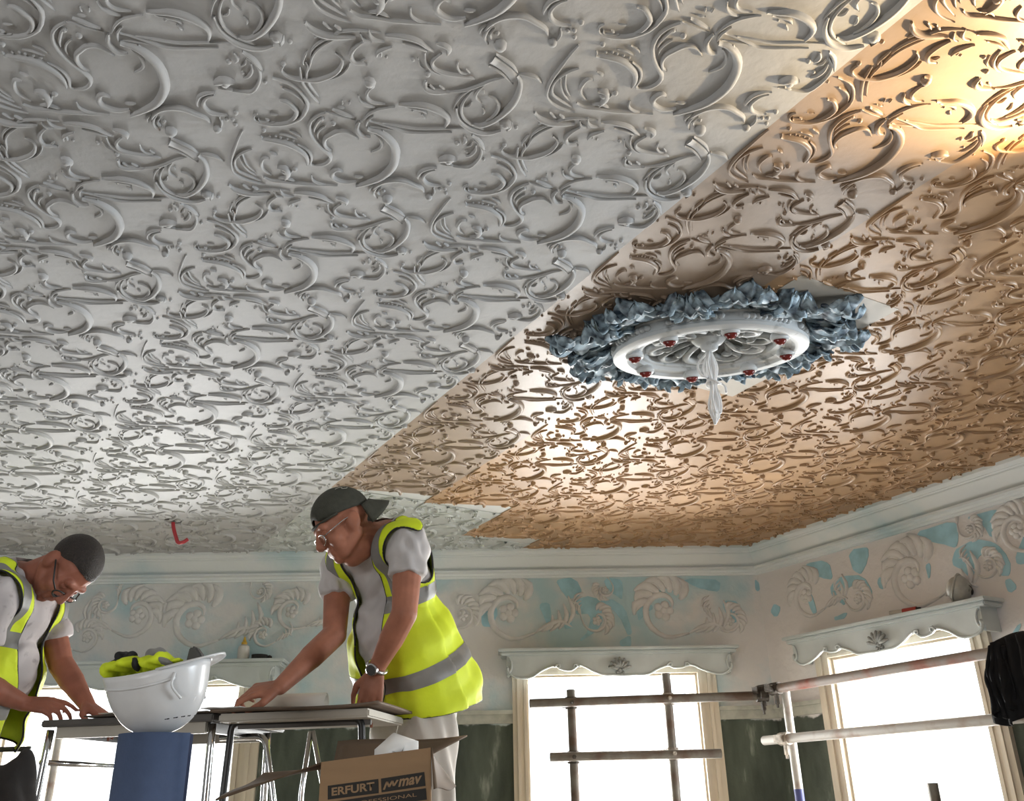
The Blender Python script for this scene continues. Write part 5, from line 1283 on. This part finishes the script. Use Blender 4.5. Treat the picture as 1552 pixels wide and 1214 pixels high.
def lettering(text, x0, y0, x1, y1, hpx, shear=0.0, m='print_tan', bold=.02):
    cu = bpy.data.curves.new('lettering', 'FONT'); cu.body = text; cu.size = 1; cu.offset = bold; cu.extrude = 0; cu.shear = shear
    o = bpy.data.objects.new('tmp_text', cu); COL.objects.link(o); dg = bpy.context.evaluated_depsgraph_get(); me = bpy.data.meshes.new_from_object(o.evaluated_get(dg)); bpy.data.objects.remove(o)
    v = get_v(me); lo, hi = v.min(0), v.max(0); A = onf(x0, y0, .0018); B = onf(x1, y1, .0018); C = onf(x0, y0-hpx, .0018)
    w = np.array([A+(B-A)*((p[0]-lo[0])/(hi[0]-lo[0]))+(C-A)*((p[1]-lo[1])/(hi[1]-lo[1])) for p in v]); set_v(me, w); me.materials.clear(); me.materials.append(MATS[m])
    return put('lettering', me, bx)
lettering('ERFURT', 503, 1206.5, 568, 1197.5, 12.5, bold=.03)
lettering('mav', 604, 1193, 640, 1187, 12, .25, bold=.03)
lettering('PROFESSIONAL', 530, 1221.5, 632, 1207, 5.5, bold=.0)
mb = MB(); z_ = [(582, 1197), (587, 1184.5), (590, 1193), (595, 1183), (597, 1191.5), (603, 1182)]
for i in range(len(z_)-1):
    a, b = z_[i], z_[i+1]; mb.prism([onf(a[0]-1.4, a[1], .0018), onf(a[0]+1.6, a[1], .0018), onf(b[0]+1.6, b[1], .0018), onf(b[0]-1.4, b[1], .0018)], fn_*.0004)
mb.build('printed_mark', MATS['print_tan'], bx)
wr_ = thing('white_wrapper', 'white paper bundle sticking out of the open cardboard box', 'paper', None, (TL+TR_)/2+dp*.5-Z3*.25); wo = np.array(wr_.location)
mb = MB(); P1 = at_y(583, 1138, 2.44); P2 = at_y(618, 1126, 2.46); mb.tube([np.array([P1[0], P1[1], wo[2]+.02])-wo, P1-wo, (P1+P2)/2-wo+Z3*.006, P2-wo, np.array([P2[0]+.01, P2[1], wo[2]+.02])-wo], [.025, .026, .030, .028, .025], 9)
me = mb.build('wrapping', MATS['paper_white'], wr_, True)

# ------------------------------------------------------------------ things at the left edge
lp = at_y(46, 1132, 2.9)
lp = at_y(46, 1135, 3.85); tr_ = thing('trestle', 'thin dark metal trestle rail ending beside the chrome-legged table', 'trestle', None, (lp[0]-.3, lp[1], 0)); to = np.array(tr_.location)
MB().tube([lp-to, lp-to+np.array([-.75, .02, 0])], .010, 10).build('rail', MATS['black_metal'], tr_, True)
for dx in (-.02, -.70):
    for dy in (-.14, .14): MB().tube([lp-to+np.array([dx, 0, -.004]), np.array([lp[0]-to[0]+dx, dy, .006])], .009, 8).build('leg', MATS['black_metal'], tr_, True)
bg_ = at_y(18, 1214, 2.45); bag = thing('cloth_bag', 'dark brown slouching cloth bag on the platform by the chrome-legged table', 'bag', None, (bg_[0]-.06, bg_[1], 0)); fo = np.array(bag.location)
mb = MB(); x0 = 0
for (dx, z, rx, ry, rz) in ((0, .15, .16, .13, .15), (0, .33, .135, .11, .17), (.03, .47, .080, .08, .10), (.068, .55, .030, .05, .06), (-.02, .47, .08, .08, .09), (-.08, .42, .07, .08, .08)):
    ellipsoid(mb, np.array([dx, 0, z]), np.eye(3), (rx, ry, rz))
me = fuse(mb, .010, 3, 'bag_body'); v = get_v(me); n = get_n(me); v = v+n*(.007*np.sin(v[:, 0]*70+v[:, 2]*35+2*np.sin(v[:, 1]*40)))[:, None]; v[:, 2] = np.maximum(v[:, 2], .001); set_v(me, v); me.materials.append(MATS['dark_brown_cloth']); put('bag_body', me, bag)
MB().tube(spline([(.05, -.06, .54), (.0, -.10, .50), (-.05, -.10, .42), (-.07, -.09, .32)], 14), .009, 6, flat=.4).build('strap', MATS['dark_brown_cloth'], bag, True)

# ------------------------------------------------------------------ things on the shelves
zs = SHELF_L+.018
def on_shelf_back(x, y, z, off=.09): P = at_back(x, y, off); s = float(P@WB); return backw(s, z, off)
b = on_shelf_back(368, 1000, zs); bt = thing('glue_bottle', 'pale bottle with a yellow pointed cap on the blue shelf', 'bottle', None, b)
MB().lathe([(.032, 0), (.034, .006), (.034, .060), (.030, .078), (.016, .088)], (0, 0, 0), Z3, 18).build('bottle_body', MATS['plastic_white'], bt, True, auto=.7)
MB().lathe([(.016, .086), (.017, .100), (.011, .106), (.004, .132), (.002, .134)], (0, 0, 0), Z3, 14).build('nozzle_cap', MATS['yellow_cap'], bt, True, auto=.7)
b = on_shelf_back(393, 1000, zs); tp_ = thing('tape_roll', 'dark tape roll with a yellow core lying beside the glue bottle', 'tape', None, b)
MB().lathe([(.026, .002), (.045, .0), (.046, .028), (.026, .028), (.026, .002)], (0, 0, 0), Z3, 22).build('tape', MATS['black_trim'], tp_, True, auto=.7); MB().lathe([(.022, .003), (.0258, .003), (.0258, .030), (.022, .030), (.022, .003)], (0, 0, 0), Z3, 22).build('core', MATS['yellow_cap'], tp_, True, auto=.7)
b = on_shelf_back(408, 1000, zs, .07); kb = thing('small_knob', 'small dark knob on the blue shelf beside the tape roll', 'knob', None, b)
MB().lathe([(.012, 0), (.016, .010), (.014, .022), (.006, .028), (0, .029)], (0, 0, 0), Z3, 12).build('knob', MATS['dark_brown_cloth'], kb, True)
zs = SHELF_R+.018
def on_shelf_right(x, y, z, off=.09): P = at_right(x, y, off); s = float(P@D1); return rightw(s, z, off)
b = on_shelf_right(1453, 905, zs, .06); dm = thing('dust_mask', 'white cup-shaped dust mask with a dark valve on the right wall shelf', 'dust mask', None, b+Z3*.075)
mb = MB(); v = []; f = []; n, k = 30, 9
for j in range(k+1):
    t = j/k*math.pi/2
    for i in range(n):
        a = 2*math.pi*i/n; rr_ = 1+.06*math.cos(3*a+.6); v.append((.078*math.cos(a)*math.cos(t)**.8*rr_, .066*math.sin(a)*math.cos(t)**.8*rr_, .062*math.sin(t)+.010*abs(math.cos(a))*(1-t)))
for j in range(k):
    for i in range(n): f.append((j*n+i, j*n+(i+1) % n, (j+1)*n+(i+1) % n, (j+1)*n+i))
o = mesh_obj('cup', v, f, MATS['helmet_old'], dm, True); md = o.modifiers.new('t', 'SOLIDIFY'); md.thickness = .003
MB().tube([(.081*math.cos(a)*(1+.06*math.cos(3*a+.6)), .069*math.sin(a)*(1+.06*math.cos(3*a+.6)), .010*abs(math.cos(a))) for a in np.linspace(0, 6.283, 40, endpoint=False)], .005, 6, closed=True).build('flange', MATS['helmet_old'], dm, True)
MB().lathe([(.014, 0), (.014, .010), (.010, .013)], (.036, .0, .048), (.6, 0, .8), 10).build('valve', MATS['black_trim'], dm)
MB().tube(spline([(-.045, .045, .020), (0, .02, .064), (.05, -.012, .050), (.068, -.030, .015)], 14), .0022, 5).build('strap', MATS['dark_grey'], dm, True)
mb = MB(); ellipsoid(mb, (-.01, .0, -.004), np.eye(3), (.070, .058, .034)); mb.build('folded_panel', MATS['tool_pale'], dm, True)
dm.rotation_euler = Vector((.62, -.62, -.30)).to_track_quat('Z', 'Y').to_euler()
a_ = on_shelf_right(1348, 922, zs+.016, .10); b = on_shelf_right(1392, 917, zs+.016, .07); tb_ = thing('sealant_tube', 'red and silver sealant tube lying on the right wall shelf', 'tube', None, a_)
MB().tube([np.zeros(3), (b-a_)*.45], .016, 12).build('silver_end', MATS['tool_pale'], tb_, True, auto=.7); MB().tube([(b-a_)*.45, (b-a_)*.92], .0165, 12).build('red_end', MATS['tool_red'], tb_, True, auto=.7); MB().tube([(b-a_)*.92, (b-a_)*1.05], [.013, .010], 10).build('cap', MATS['black_trim'], tb_, True, auto=.7)
